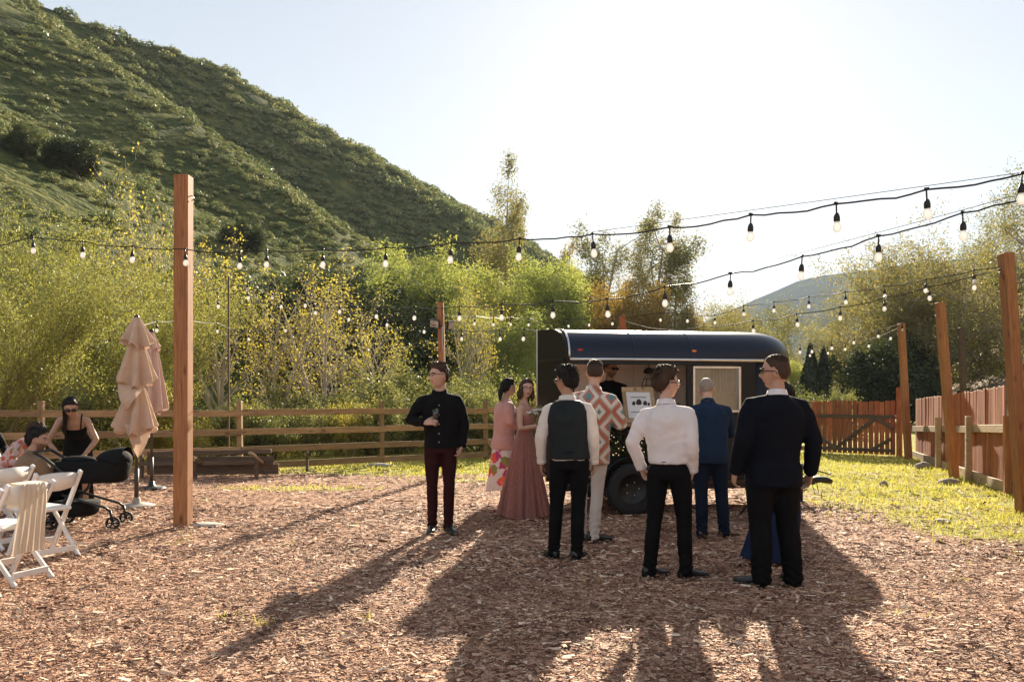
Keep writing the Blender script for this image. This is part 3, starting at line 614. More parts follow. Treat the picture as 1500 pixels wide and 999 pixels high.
# lone oaks on the scrub hill
hg = 'round oaks standing on the scrub hillside'
def on_hill(px, py):
    best = None; t = np.linspace(-120, 320, 900)
    for s in np.linspace(0, 100, 260):
        q = hill_pt(t, 0*t+s); d = q[:, 1]; ok = d > 20
        e = (CX+q[:, 0]/np.maximum(d, 1)*FPX-px)**2+(HY-(q[:, 2]-CAMH)/np.maximum(d, 1)*FPX-py)**2; e = np.where(ok, e, 1e9); i = int(e.argmin())
        if best is None or e[i] < best[0]-1e-9: best = (e[i], q[i])
    return best[1]
for i, (px, py, hpx, lab) in enumerate([(38, 235, 62, 'round oak on the scrub hill, left of its darker neighbour'), (118, 268, 72, 'dark oak beside a bright grass patch on the scrub hill'), (355, 372, 60, 'oak low on the shaded hill gully')]):
    q = on_hill(px, py); tree('oak', i % 2, 0, 0, 0, 1.35, lab, 'tree', hg, loc=q, h=hpx/FPX*q[1], z=q[2]-.1)
# ------------------------------------------------------------------ fences, posts, string lights
def box_mesh(name, size, mat, bevel=.004, c=(0, 0, 0)):
    b = MB(); b.box(c, size, bevel=bevel); me = bpy.data.meshes.new(name); me.from_pydata([tuple(v) for v in b.V()], [], b.f); me.materials.append(mat); me.update(); return me
# rail fence: posts and four rails a bay
FP = [(-260, 13.6), (60, 14.9), (352, 16.3), (560, 18.3), (712, 19.7), (860, 21.0), (1010, 22.0), (1190, 22.6)]
fe = empty('rail_fence', GP(352, 16.3)); tag(fe, 'brown four rail wooden fence along the back of the yard', 'fence')
fpts = [GP(*p) for p in FP]
pm = box_mesh('fence_post', (.10, .10, 1.47), M['rail_wood_z'], .006, (0, 0, .735))
for i, p in enumerate(fpts):
    o = link('post', pm, fe); o.location = p-fe.location; o.location.z = -.03; o.rotation_euler = (random.uniform(-.015, .015), random.uniform(-.02, .02), random.uniform(0, .4))
for i in range(len(fpts)-1):
    a, b = fpts[i], fpts[i+1]; L = (b-a).length; ang = math.atan2(b.y-a.y, b.x-a.x); nrm = Vector((math.sin(ang), -math.cos(ang), 0))
    for k, z in enumerate((1.20, .80, .44, .10)):
        o = link('rail', box_mesh('rail', (L+(.03 if k % 2 else -.01), .04, .13), M['rail_wood'], .004), fe)
        c = (a+b)/2+nrm*.072; o.location = c-fe.location; o.location.z = z+random.uniform(-.012, .012); o.rotation_euler = (0, random.uniform(-.006, .006), ang)
# low timber frame lying in front of the rail fence
te = empty('timber_frame', GY(300, 700)); tag(te, 'low dark timber frame of planks on the ground before the rail fence', 'timber frame')
def tplank(L, w, h, c, rot=(0, 0, 0), mat='dark_wood', nm='plank'):
    o = link(nm, box_mesh('plank', (L, w, h), M[mat], .004), te); o.location = c; o.rotation_euler = rot; return o
tplank(2.5, .04, .20, (.0, .42, .13), (0, 0, .03)); tplank(2.35, .045, .09, (-.05, .36, .45), (0, -.02, .03)); tplank(1.05, .05, .08, (-.75, .06, .26), (0, 0, .02)); tplank(1.0, .05, .08, (.45, .08, .28), (0, -.015, .02))
tplank(.5, .05, .10, (-.18, .18, .30), (0, .25, 1.45), 'rail_wood'); tplank(.55, .06, .05, (.92, .16, .36), (0, .45, 1.35), 'pale_wood'); tplank(.06, .06, .45, (-1.22, .08, .2), mat='dark_wood', nm='leg'); tplank(.06, .06, .36, (-.2, .05, .16), nm='leg'); tplank(.06, .06, .36, (.95, .05, .16), nm='leg'); tplank(2.4, .05, .16, (-.02, .34, .30), (0, 0, .03))
st = MB(); st.box((0, 0, .19), (.05, .05, .42), bevel=.004); o = st.build('stake', M['dark_wood'], None, False); o.location = GY(450, 690); tag(o, 'short dark stake against the bottom rail of the fence', 'stake')

# plank fence on the right
def line(p, q, t): return p+(q-p)*t
A = GP(1500, 10.35)+Vector((.32, -.6, 0)); B = GP(1326, 20.2); B.x += .25
fd = (B-A).normalized(); fn = Vector((-fd.y, fd.x, 0)); ang = math.atan2(fd.y, fd.x); L = (B-A).length      # fn points to the yard side
A2 = A-fd*3.0; L2 = L+3.0
pf = empty('plank_fence', A2); tag(pf, 'reddish vertical plank fence with pale rail running down the right side', 'fence')
bmesh_v = [box_mesh('board', (.020, .138, 1.0), M['redwood'], .003, (0, 0, .5)) for k in range(3)]
nb = int(L2/.146)
for i in range(nb):
    t = (i+.5)*.146; p = A2+fd*t; h = 1.74-.30*max(0, (t-3)/L)+random.uniform(-.018, .018)
    o = link('board', bmesh_v[i % 3], pf); o.location = p-A2+fn*random.uniform(-.005, .005); o.location.z = .03; o.scale = (1, random.uniform(.93, 1.01), h)
    o.rotation_euler = (random.uniform(-.012, .012), random.uniform(-.008, .008), ang+R(90)+random.uniform(-.02, .02)-R(90)+R(90)-R(90)); o.rotation_euler.z = ang-R(90)+random.uniform(-.03, .03)
# rails and short posts on the yard side
stops = [A2, A+fd*.55, A+fd*2.6, A+fd*5.0, A+fd*7.6, B]
for i in range(len(stops)-1):
    a, b = stops[i], stops[i+1]; LL = (b-a).length
    for z, h, w in ((1.20-.10*i, .13, .045), (.10, .17, .045)):
        o = link('rail' if z > .5 else 'kickboard', box_mesh('fence_rail', (w, LL-.01, h), M['pale_wood'], .004), pf)
        o.location = (a+b)/2-A2+fn*.042; o.location.z = z-.02; o.rotation_euler = (-.032 if z > .5 else 0, 0, ang-R(90))
for p, h in ((A+fd*2.6, 1.24), (A+fd*5.0, 1.18), (A+fd*7.6, 1.1)):
    o = link('post', box_mesh('fence_short_post', (.10, .11, h), M['pale_wood'] if h < 1.2 else M['post_wood'], .006, (0, 0, h/2)), pf); o.location = p-A2+fn*.118; o.location.z = -.02; o.rotation_euler = (0, 0, ang-R(90))
# plank gate between the two fences
ga = GP(1197, 22.0); gb = GP(1312, 20.6); gd = (gb-ga).normalized(); gang = math.atan2(gd.y, gd.x); GL = (gb-ga).length
ge = empty('plank_gate', ga, gang); tag(ge, 'dark reddish plank gate with Z bracing and sunlit gaps', 'gate')
n = 15; w = GL/n
gboard = box_mesh('gate_board', (w-.016, .02, 1.0), M['redwood'], .003, (0, 0, .5))
for i in range(n):
    o = link('board', gboard, ge); o.location = ((i+.5)*w, random.uniform(0, .006), .03); o.scale = (random.uniform(.88, 1.0), 1, 1.40+random.uniform(-.025, .025)); o.rotation_euler = (0, random.uniform(-.006, .006), 0)
for z in (.14, 1.02):
    o = link('rail', box_mesh('gate_rail', (GL-.04, .04, .09), M['dark_wood'], .004), ge); o.location = (GL/2, -.032, z)
for (x0, z0, x1, z1) in ((.55, .17, 1.55, .98), (1.58, .98, 2.0, .70), (1.95, .45, 1.5, .17), (.08, .45, .5, .17)):
    ll = math.hypot(x1-x0, z1-z0); o = link('brace', box_mesh('brace', (ll, .038, .085), M['dark_wood'], .004), ge); o.location = ((x0+x1)/2, -.036, (z0+z1)/2); o.rotation_euler = (0, -math.atan2(z1-z0, x1-x0), 0)
for x, h in ((-.07, 1.42), (GL+.09, 1.80)):
    o = link('post', box_mesh('gate_post', (.12, .12, h), M['redwood'], .006, (0, 0, h/2)), ge); o.location = (x, 0, -.02)
# tall string light posts: base pixel, distance, top pixel
def tall_post(px, d, tpx, tpy, w, mat, label, name='wooden_post', leanz=.3):
    a = GP(px, d); b = P(tpx, tpy, d); h = (b-a).length; e = empty(name, (a.x, a.y, -.05)); dirv = (b-a)
    o = link('timber', box_mesh('tall_post', (w, w, h+.05), M[mat], .006, (0, 0, (h+.05)/2)), e); q = dirv.to_track_quat('Z', 'Y'); o.rotation_euler = q.to_euler()
    hk = MB(); hk.tube([(0, -w/2, h-.18), (0, -w/2-.03, h-.19), (0, -w/2-.035, h-.22), (0, -w/2-.01, h-.24)], [.006]*4, 6); ho = hk.build('hook', M['steel'], e); ho.rotation_euler = q.to_euler()
    tag(e, label, 'post'); return e
tall_post(268, 9.27, 269, 258, .165, 'post_wood', 'thick square wooden post standing alone by the closed umbrellas')
tall_post(1500, 10.35, 1474, 371, .145, 'post_wood', 'tall leaning fence post where two light strings end')
tall_post(1398, 15.0, 1377, 443, .14, 'post_wood', 'tall leaning post standing between two short fence posts')
tall_post(1331, 19.5, 1320, 474, .14, 'post_wood', 'tall post at the far end of the plank fence beside the gate')
mp = tall_post(652, 15.5, 645, 443, .125, 'post_wood', 'slim wooden post behind the man in black carrying floodlights')
tall_post(913, 17.5, 912, 463, .13, 'redwood', 'far wooden post rising just above the trailer roof')
tall_post(1414, 20.5, 1408, 480, .12, 'dark_wood', 'thin dark pole standing behind the plank fence')
tall_post(1600, 4.9, 1600, 235, .15, 'post_wood', 'tall post in the yard where the two nearest light strings end')
tall_post(-330, 9.6, -330, 300, .15, 'post_wood', 'post beyond the dining chairs holding the far end of a light string')
tall_post(335, 16.9, 335, 405, .035, 'dark_wood', 'thin post hidden among saplings behind the rail fence')
# floodlights on the slim post
fl = MB(); fl.box((0, 0, 0), (.20, .05, .16), bevel=.01); fl.box((0, -.03, 0), (.17, .012, .13), mi=1); fl.tube([(.07, .03, -.02), (.12, .06, -.06)], [.012]*2, 6)
fo = fl.build('floodlight', [M['black_metal'], M['concrete']], None, False); fo.location = P(637, 474, 15.40); fo.rotation_euler = (.35, .2, -.3); tag(fo, 'small square black floodlight on the slim wooden post, left one', 'floodlight')
f2 = fo.copy(); f2.data = fo.data; col.objects.link(f2); f2.location = P(660, 476, 15.45); f2.rotation_euler = (.3, -.2, .9); f2['label'] = 'small black floodlight turned sideways on the slim wooden post'
cd = MB(); cd.tube([P(648, 478, 15.40), P(648, 500, 15.40), P(650, 520, 15.40), P(651, 580, 15.41)], [.014]*4, 6); co = cd.build('conduit', M['concrete']); tag(co, 'pale conduit running down the slim wooden post', 'conduit')
# footing stone of the thick post, garden rocks
def rock(px, py, sx, sy, sz, label, mat='stone', seed=0):
    b = MB(); b.ell((0, 0, 0), (1, 1, 1), 18); V = b.V(); V = V*(1+.22*fbm(V*1.6, 3, seed))[:, None]*np.array([sx, sy, sz]); V[:, 2] = np.maximum(V[:, 2], -.02)
    o = mesh_obj('rock', V, b.f, M[mat]); o.location = GY(px, py); o.location.z = .0; tag(o, label, 'rock'); return o
o = rock(302, 769, .24, .12, .035, 'flat pale concrete footing at the foot of the thick post', 'concrete', 1); o.name = 'concrete_footing'; o['category'] = 'footing'
rock(1294, 711, .085, .07, .08, 'brown rounded rock lying in the middle of the grass', seed=2); rock(1380, 763, .10, .07, .03, 'flat pale stone in the grass near the plank fence', 'concrete', 3)
rock(1391, 708, .22, .10, .09, 'dark clod of earth at the foot of the leaning middle post', seed=4); rock(1352, 685, .2, .12, .12, 'dark block of wood below the short fence post', seed=5); rock(555, 682, .3, .12, .06, 'grey stone by the bottom rail of the fence', 'concrete', 6)

M['socket'] = plain('socket', (.010, .009, .009), .45, .2)
def bulbmat():
    m, nt, b, o = nodes('bulb_glass'); d = nt.nodes.new('ShaderNodeBsdfTranslucent'); d.inputs[0].default_value = (.9, .9, .9, 1); t = nt.nodes.new('ShaderNodeBsdfTransparent'); g = nt.nodes.new('ShaderNodeBsdfGlossy'); g.inputs['Roughness'].default_value = .08
    d2 = nt.nodes.new('ShaderNodeBsdfDiffuse'); d2.inputs[0].default_value = (.85, .85, .85, 1)
    a = nt.nodes.new('ShaderNodeMixShader'); a.inputs[0].default_value = .5; nt.links.new(d.outputs[0], a.inputs[1]); nt.links.new(d2.outputs[0], a.inputs[2])
    c = nt.nodes.new('ShaderNodeMixShader'); c.inputs[0].default_value = .25; nt.links.new(a.outputs[0], c.inputs[1]); nt.links.new(t.outputs[0], c.inputs[2])
    e = nt.nodes.new('ShaderNodeMixShader'); e.inputs[0].default_value = .12; nt.links.new(c.outputs[0], e.inputs[1]); nt.links.new(g.outputs[0], e.inputs[2]); nt.links.new(e.outputs[0], o.inputs['Surface']); nt.nodes.remove(b); return m
M['bulb'] = bulbmat()
sb = MB(); sb.tube([(0, 0, .012), (0, 0, -.065)], [.0055, .0055], 6); sb.tube([(-.016, 0, .004), (.016, 0, .004)], [.011, .011], 6); sb.lathe([(.003, -.06), (.012, -.063), (.017, -.075), (.021, -.09), (.021, -.118), (.017, -.122)], 12)
SOCK = bpy.data.meshes.new('socket'); SOCK.from_pydata([tuple(v) for v in sb.V()], [], sb.f); SOCK.materials.append(M['socket']); SOCK.polygons.foreach_set('use_smooth', [True]*len(SOCK.polygons))
bb = MB(); bb.lathe([(.014, -.117), (.017, -.130), (.025, -.145), (.0285, -.162), (.025, -.180), (.014, -.192), (.001, -.196)], 12)
BULB = bpy.data.meshes.new('bulb'); BULB.from_pydata([tuple(v) for v in bb.V()], [], bb.f); BULB.materials.append(M['bulb']); BULB.polygons.foreach_set('use_smooth', [True]*len(BULB.polygons))
def light_string(pts, label, nb0=0, nb1=0, wire=None, r=.0065, k=1.0, bulbs=True, cm='black_cable'):     # pts: (px, py, d); bulbs at all but the first nb0 / last nb1
    w = [P(*p) for p in pts]; e = empty('string_lights', w[0]); out = []
    for i in range(len(w)-1):
        p0, p1, p2, p3 = w[max(i-1, 0)], w[i], w[i+1], w[min(i+2, len(w)-1)]
        for j in range(6):
            t = j/6; q = .5*((2*p1)+(p2-p0)*t+(2*p0-5*p1+4*p2-p3)*t*t+(3*p1-p0-3*p2+p3)*t**3); q.z -= .05*4*t*(1-t)*min(1, (p2-p1).length/.6)*random.uniform(.3, 1.0)*.6; out.append(q-w[0])
    out.append(w[-1]-w[0]); b = MB(); b.tube(out, [r]*len(out), 6, cap=False); b.build('cable', M[cm], e)
    if wire:
        b = MB(); q = [P(*p)-w[0] for p in wire]; b.tube(q, [.0022]*len(q), 4, cap=False); b.build('support_wire', M['black_cable'], e)
    if bulbs:
        for i, p in enumerate(w):
            if i < nb0 or i >= len(w)-nb1: continue
            s = link('socket', SOCK, e); s.location = p-w[0]; s.rotation_euler = (random.uniform(-.08, .08), random.uniform(-.08, .08), random.uniform(0, 3)); s.scale = (k, k, k); u = link('bulb', BULB, s)
    tag(e, label, 'string lights', 'light strings hung over the yard'); return e
light_string([(-330, 330, 9.6), (-190, 362, 9.5), (-110, 365, 9.5), (-25, 362, 9.45), (48, 348, 9.4), (121, 354, 9.25), (194, 361, 9.15), (271, 365, 9.0), (352, 369, 8.9), (391, 367, 8.8), (473, 366, 8.4), (565, 363, 7.9), (661, 356, 7.4), (761, 350, 6.95), (868, 343, 6.55), (981, 333, 6.15), (1100, 315, 5.8), (1225, 299, 5.45), (1357, 278, 5.2), (1497, 255, 4.95), (1600, 243, 4.82)],
    'black light string spanning from beyond the chairs past the thick post over the yard', 1, 1, wire=[(868, 340, 6.55), (1225, 291, 5.45), (1497, 253, 4.95), (1600, 240, 4.82)])
light_string([(335, 408, 16.8), (363, 413, 16.3), (399, 424, 15.4), (448, 435, 14.4), (498, 443, 13.4), (551, 449, 12.5), (608, 450, 11.6), (673, 449, 10.6), (735, 446, 9.7), (810, 441, 8.9), (889, 438, 8.2), (974, 420, 7.6), (1070, 401, 7.0), (1175, 376, 6.5), (1287, 346, 6.0), (1410, 312, 5.55), (1540, 277, 5.1), (1600, 262, 4.85)],
    'black light string dipping above the trailer and climbing toward the near yard post', 1, 1, wire=[(974, 416, 7.6), (1175, 370, 6.5), (1410, 308, 5.55), (1600, 255, 4.85)])
light_string([(1466, 391, 10.3), (1426, 396, 10.6), (1357, 409, 11.2), (1295, 419, 11.9), (1238, 428, 12.6), (1185, 435, 13.4), (1134, 442, 14.2), (1089, 448, 15.0), (1047, 461, 15.7), (1006, 459, 16.3), (967, 458, 16.8), (913, 466, 17.4)], 'upper light string from the leaning fence post to the post behind the trailer', 1, 1)
light_string([(1466, 393, 10.3), (1428, 404, 10.6), (1361, 420, 10.9), (1296, 436, 11.2), (1231, 450, 11.5), (1167, 460, 11.9), (1103, 470, 12.5), (1031, 478, 13.4), (975, 483, 14.4), (913, 470, 17.4)], 'lower light string from the leaning fence post, sagging to the trailer roof', 1, 2)
light_string([(647, 462, 15.4), (696, 463, 16.4), (723, 465, 17.2), (748, 465, 18.0), (774, 466, 18.6), (802, 473, 19), (832, 468, 18.7), (863, 466, 18.2), (897, 464, 17.7), (913, 464, 17.4)], 'short light string between the slim floodlight post and the far post', 1, 1)
light_string([(652, 481, 15.4), (676, 484, 14.8), (732, 483, 13.5), (768, 482, 12.8), (838, 489, 11.6)], 'light string from the floodlight post down to the open trailer door', 1, 1)
light_string([(319, 436, 14.0), (363, 424, 14.4), (412, 437, 14.6), (461, 446, 14.8), (512, 456, 15.0), (567, 464, 15.2), (621, 474, 15.3), (645, 476, 15.4)], 'light string through the saplings ending at the floodlights', 0, 1)
light_string([(190, 478, 13.0), (230, 471, 14.0), (275, 470, 15.0), (318, 474, 16.0), (365, 486, 16.8), (418, 474, 17.5)], 'faint light string among the branches behind the umbrellas', 0, 0)
light_string([(1322, 473, 19.4), (1287, 482, 19.0), (1251, 491, 18.6), (1218, 499, 18.4), (1190, 504, 18.3), (1172, 505, 18.3)], 'short light string from the far fence post toward the cypresses, upper of the two', 0, 0, k=1.1, cm='concrete')
light_string([(1322, 475, 19.4), (1305, 485, 20.5), (1272, 497, 22.0), (1238, 502, 23), (1212, 508, 24), (1186, 512, 25)], 'distant light string from the far fence post toward the cypresses, lower of the two', 1, 0, k=1.2, cm='concrete')
# ------------------------------------------------------------------ bar trailer
M['t_black'] = plain('trailer_black_paint', (.006, .0065, .008), .40, .15, 2, 0, spec=.35); M['t_roof'] = plain('trailer_roof_paint', (.004, .008, .024), .30, .15, 1.5, .06, 12, spec=.4); M['t_in'] = plain('interior_white_paint', (.84, .79, .72), .6, .05, 4); M['trim'] = plain('trim_aluminium', (.72, .70, .68), .28, .1, 9, metal=1.0)
M['lamp_red'] = plain('lamp_red', (.45, .02, .015), .2, .1); M['lamp_amber'] = plain('lamp_amber', (.75, .20, .02), .2, .1); M['pane'] = glass('window_glass', (.92, .95, .95), .03, .72); M['lace'] = cloth('lace_curtain', (.62, .54, .46), .15, trans=.35); M['paper'] = plain('menu_paper', (.72, .73, .76), .6, .03)
TL, TW, TZ0, TZB, TZT = 2.5, 1.75, .42, 1.985, 2.40
tr = empty('bar_trailer', (.73, 10.05, 0), math.atan2(.40, 2.45)); tag(tr, 'black rounded roof bar trailer with open serving hatch', 'trailer')
def outline(s, n=15, dx=0.0, off=0.0):
    pts = [(0, TW/2-(TW/2+off)*s)]+[(TL*q, TW/2-(TW/2+off)*s) for q in (.25, .5, .75)]
    for a in np.linspace(-90, 90, n): c, si = math.cos(R(a)), math.sin(R(a)); pts.append((TL+(.78+off)*(s**.9)*abs(c)**.85, TW/2+(TW/2+off)*s*math.copysign(abs(si)**.9, si)))
    return pts+[(TL*q, TW/2+(TW/2+off)*s) for q in (.75, .5, .25)]+[(0, TW/2+(TW/2+off)*s)]
def roof():
    b = MB(); rows = []
    for a in np.linspace(0, 90, 12): rows.append((max(.001, math.cos(R(a))**.55), TZB+.012+(TZT-TZB-.012)*math.sin(R(a))**.95))
    V = []; m = None
    for s, z in rows: o = outline(s); m = len(o); V += [(x, y, z) for x, y in o]
    F = [(i*m+j, i*m+j+1, (i+1)*m+j+1, (i+1)*m+j) for i in range(len(rows)-1) for j in range(m-1)]
    rear = [i*m for i in range(len(rows))]+[i*m+m-1 for i in reversed(range(len(rows)))]; 
    F2 = [(i*m, (i+1)*m, (i+1)*m+m-1, i*m+m-1) for i in range(len(rows)-1)]
    b.add(V, F); b.build('roof', M['t_roof'], tr, True, True)
    c = MB(); c.add([(x, y, z-.0) if True else 0 for x, y, z in [V[i] for i in rear]], [tuple(range(len(rear)))]); c.xf(Matrix.Translation((.004, 0, 0)));
    rf = [o for o in bpy.data.objects if o.name.startswith('roof') and o.parent == tr][0]
    for x in (.85, 1.62):
        s = MB(); pts = []
        for q in np.linspace(0, 180, 25):
            a = q if q <= 90 else 180-q; ss = max(.001, math.cos(R(a))**.55); z = TZB+.012+(TZT-TZB-.012)*math.sin(R(a))**.95; pts.append((x, TW/2-(TW/2)*ss*(1 if q <= 90 else -1), z+.001))
        s.tube(pts, [(.010, .004)]*len(pts), 6, cap=False, ref=(1, 0, 0)); s.build('seam', M['t_roof'], rf)
    # rim along the open rear edge of the roof
    s = MB(); pts = []
    for q in np.linspace(0, 180, 25):
        a = q if q <= 90 else 180-q; ss = max(.001, math.cos(R(a))**.55); z = TZB+.012+(TZT-TZB-.012)*math.sin(R(a))**.95; pts.append((-.004, TW/2-(TW/2)*ss*(1 if q <= 90 else -1), z))
    s.tube(pts, [.014]*len(pts), 8); s.build('roof_rim', M['trim'], rf)
roof()
def band(name, z0, z1, off, mat, i0=0, i1=None, par=tr):
    o = outline(1.0, off=off); o = o[i0:i1]; oi = outline(1.0, off=off-.02)[i0:i1]; m = len(o); V = [(x, y, z0) for x, y in o]+[(x, y, z1) for x, y in o]+[(x, y, z1) for x, y in oi]+[(x, y, z0) for x, y in oi]
    F = [(k*m+j, k*m+j+1, ((k+1) % 4)*m+j+1, ((k+1) % 4)*m+j) for k in range(4) for j in range(m-1)]+[(0, m, 2*m, 3*m), (m-1, 2*m-1, 3*m-1, 4*m-1)]
    b = MB(); b.add(V, F); return b.build(name, mat, par, True, True)
nk = len(outline(1.0))
band('belt_trim', TZB-.022, TZB+.012, .012, M['trim'])
band('nose_wall', TZ0, TZB-.02, .0, M['t_black'], 4, nk-4)
def part(nm, c, size, mat, par=tr, bevel=.004, rot=None):
    b = MB(); b.box((0, 0, 0), size, bevel=bevel); o = b.build(nm, M[mat] if isinstance(mat, str) else mat, par, False); o.location = c
    if rot: o.rotation_euler = rot
    return o
ZC = 1.13                                # counter height
part('side_panel', (TL*.75/2-.0, .02, (TZ0+ZC)/2), (TL*.75, .04, ZC-TZ0), 't_black')
part('side_panel', (2.08, .022, (TZ0+1.30)/2), (.86, .042, 1.30-TZ0), 't_black')
part('header', (1.25, .02, 1.938), (2.5, .042, .05), 't_black'); part('corner_post', (.03, .022, (ZC+1.91)/2), (.06, .044, 1.91-ZC), 't_black'); part('hatch_post', (1.595, .020, (ZC+1.91)/2), (.075, .050, 1.91-ZC), 't_black')
part('side_panel', (2.40, .0215, 1.61), (.20, .043, .62), 't_black')
w = empty('side_window', (1.965, .02, 1.60), 0, tr)
for c, s in (((0, -.008, .285), (.66, .05, .03)), ((0, -.008, -.285), (.66, .05, .03)), ((-.315, -.008, 0), (.03, .05, .54)), ((.315, -.008, 0), (.03, .05, .54))): part('window_frame', c, s, 'trim', w)
part('pane', (0, .004, 0), (.60, .006, .54), 'pane', w, 0)
cu = MB(); nn = 60; V = []; F = []
for j in range(nn): x = -.28+.56*j/(nn-1); V += [(x, .05+.014*math.sin(j*1.35)+.006*math.sin(j*.6), .27), (x+.006*math.sin(j), .05+.02*math.sin(j*1.35+.4), -.02-.03*abs(math.sin(j*.21)))]
cu.add(V, [(2*j, 2*j+1, 2*j+3, 2*j+2) for j in range(nn-1)]); cu.build('curtain', M['lace'], w)
# nose window
part('nose_window', (3.02, .155, 1.72), (.26, .02, .26), 'pane', tr, 0, (0, 0, .75)); 
part('far_wall', (1.25, TW-.012, (TZ0+TZB)/2), (2.5, .024, TZB-TZ0-.045), 't_black')
for i in range(9): part('interior_board', (.15+i*.275, TW-.034, 1.22), (.27, .016, 1.50), 't_in', tr, .004)
for i in range(3): part('interior_board', (2.49, .34+i*.54, 1.22), (.016, .53, 1.50), 't_in', tr, .004)
part('ceiling_liner', (1.25, TW/2, 1.968), (2.46, 1.66, .012), 't_in', tr, 0); part('floor', (1.35, TW/2, .40), (2.7, 1.70, .05), 'dark_wood', tr)
part('serving_counter', (.84, -.06, ZC+.018), (1.56, .34, .035), M['rail_wood'], tr, .006); part('inner_counter', (.95, .33, ZC-.05), (1.3, .40, .04), 'dark_wood', tr)
part('sill_trim', (1.25, -.006, TZ0+.02), (2.5, .03, .04), 't_black')
# red and amber markers
def marker(x, mat, lab):
    b = MB(); b.ell((0, 0, 0), (.05, .022, .021), 14); o = b.build('marker_light', M[mat], tr); o.location = (x, .028, 2.095); o['label'] = lab
marker(.14, 'lamp_red', 'red oval marker light'); marker(1.655, 'lamp_amber', 'amber oval marker light')
# rear door swung open
dv = Vector((-.36, .65, 0)); dl = .74; rd = empty('rear_door', (-.02, .0, 0), math.atan2(.70, -.244), tr)
b = MB(); prof = [(0, .45), (0, 1.98)]+[(.40*(1-math.cos(R(a)))**1.0*.9, 1.98+.40*math.sin(R(a))) for a in np.linspace(10, 90, 9)]+[(dl, 2.40), (dl, .45)]
n = len(prof); V = [(x, -.02, z) for x, z in prof]+[(x, .02, z) for x, z in prof]; b.add(V, [tuple(range(n)), tuple(reversed(range(n, 2*n)))]+[(j, (j+1) % n, (j+1) % n+n, j+n) for j in range(n)]); b.build('door_panel', M['t_black'], rd, False, True)
part('door_edge', (dl+.012, 0, 1.425), (.022, .05, 1.96), 'trim', rd); part('door_rib', (dl/2, -.032, 1.97), (dl-.1, .02, .03), 't_black', rd); part('door_rib', (dl/2, .032, 1.97), (dl-.1, .02, .03), 't_black', rd); part('latch', (dl-.08, .04, 1.2), (.05, .03, .16), 'steel', rd)
# wheels and fenders
def wheel(x, y, sgn):
    e = empty('wheel', (x, y, .335), 0, tr); rot = Matrix.Rotation(R(90), 3, 'X')
    b = MB(); b.lathe([(.20, -.10), (.27, -.105), (.315, -.095), (.335, -.06), (.338, 0), (.335, .06), (.315, .095), (.27, .105), (.20, .10)], 40, rot=rot)
    for k in range(40):
        a = 2*math.pi*k/40
        for yy in (-.045, .045): b.box((.338*math.cos(a), yy, .338*math.sin(a)), (.022, .065, .012), rot=Matrix.Rotation(-a-R(90), 3, 'Y'))
    b.build('tyre', M['rubber'], e)
    b = MB(); b.lathe([(.0, -.03), (.05, -.05), (.06, -.035), (.12, -.02), (.15, -.045), (.165, -.06), (.19, -.085), (.205, -.10), (.205, .09), (.17, .0), (.0, .02)], 32, rot=rot)
    for k in range(5): a = 2*math.pi*k/5; b.ell((.085*math.cos(a), -.035, .085*math.sin(a)), (.012, .012, .012), 6, mi=1)
    b.build('rim', [M['black_metal'], M['steel']], e)
    if sgn < 0: e.rotation_euler = (0, 0, 0)
    else: e.rotation_euler = (0, 0, math.pi)
for x in (.80,): wheel(x, -.03, -1); wheel(x, TW+.03, 1)
def fender(y):
    b = MB(); V = []; F = []; pr = [(math.cos(R(a)), math.sin(R(a))) for a in np.linspace(8, 172, 17)]
    for c, s in pr: V += [(.80+.43*c, y-.14, .34+.40*s), (.80+.43*c, y+.10, .34+.40*s), (.80+.45*c, y+.10, .34+.42*s), (.80+.45*c, y-.14, .34+.42*s), ]
    for i in range(16):
        for k in range(4): F.append((i*4+k, i*4+(k+1) % 4, i*4+4+(k+1) % 4, i*4+4+k))
    F += [(0, 1, 2, 3), (64, 67, 66, 65)]; b.add(V, F); b.build('fender', M['t_black'], tr, True, True)
fender(-.02); fender(TW+.04)
part('axle', (.8, TW/2, .33), (.07, TW, .07), 'black_metal'); part('chassis_rail', (1.4, .25, .335), (2.8, .08, .10), 'black_metal'); part('chassis_rail', (1.4, TW-.25, .335), (2.8, .08, .10), 'black_metal')
# tongue
for s in (-1, 1):
    a = Vector((2.5, TW/2+s*.62, .30)); c = Vector((3.80, TW/2+s*.05, .30)); m = (a+c)/2; part('tongue_beam', m, ((c-a).length, .07, .10), 'black_metal', tr, .004, (0, 0, math.atan2(c.y-a.y, c.x-a.x)))
b = MB(); b.tube([(3.70, TW/2, .31), (3.95, TW/2, .31), (4.02, TW/2, .30), (4.10, TW/2, .275)], [(.05, .05), (.05, .045), (.065, .05), (.045, .035)], 12); b.build('coupler', M['black_metal'], tr)
b = MB(); b.tube([(3.60, TW/2-.05, .02), (3.60, TW/2-.05, .55)], [.03, .03], 10); b.tube([(3.60, TW/2-.05, .50), (3.78, TW/2-.10, .46), (4.0, TW/2-.12, .40), (4.02, TW/2-.14, .42)], [.010]*4, 6); b.lathe([(.001, 0), (.08, 0), (.08, .015), (.001, .02)], 14, (3.60, TW/2-.05, .0)); b.build('jack', M['black_metal'], tr)
b = MB(); b.tube([(3.85, TW/2-.04, .27), (3.88, TW/2-.05, .12), (3.93, TW/2-.06, .18), (3.90, TW/2-.08, .06), (3.98, TW/2-.06, .01)], [.006]*5, 6); b.tube([(3.80, TW/2, .27), (3.83, TW/2-.03, .10), (3.95, TW/2-.10, .08)], [.006]*3, 6); b.build('safety_chain', M['black_metal'], tr)
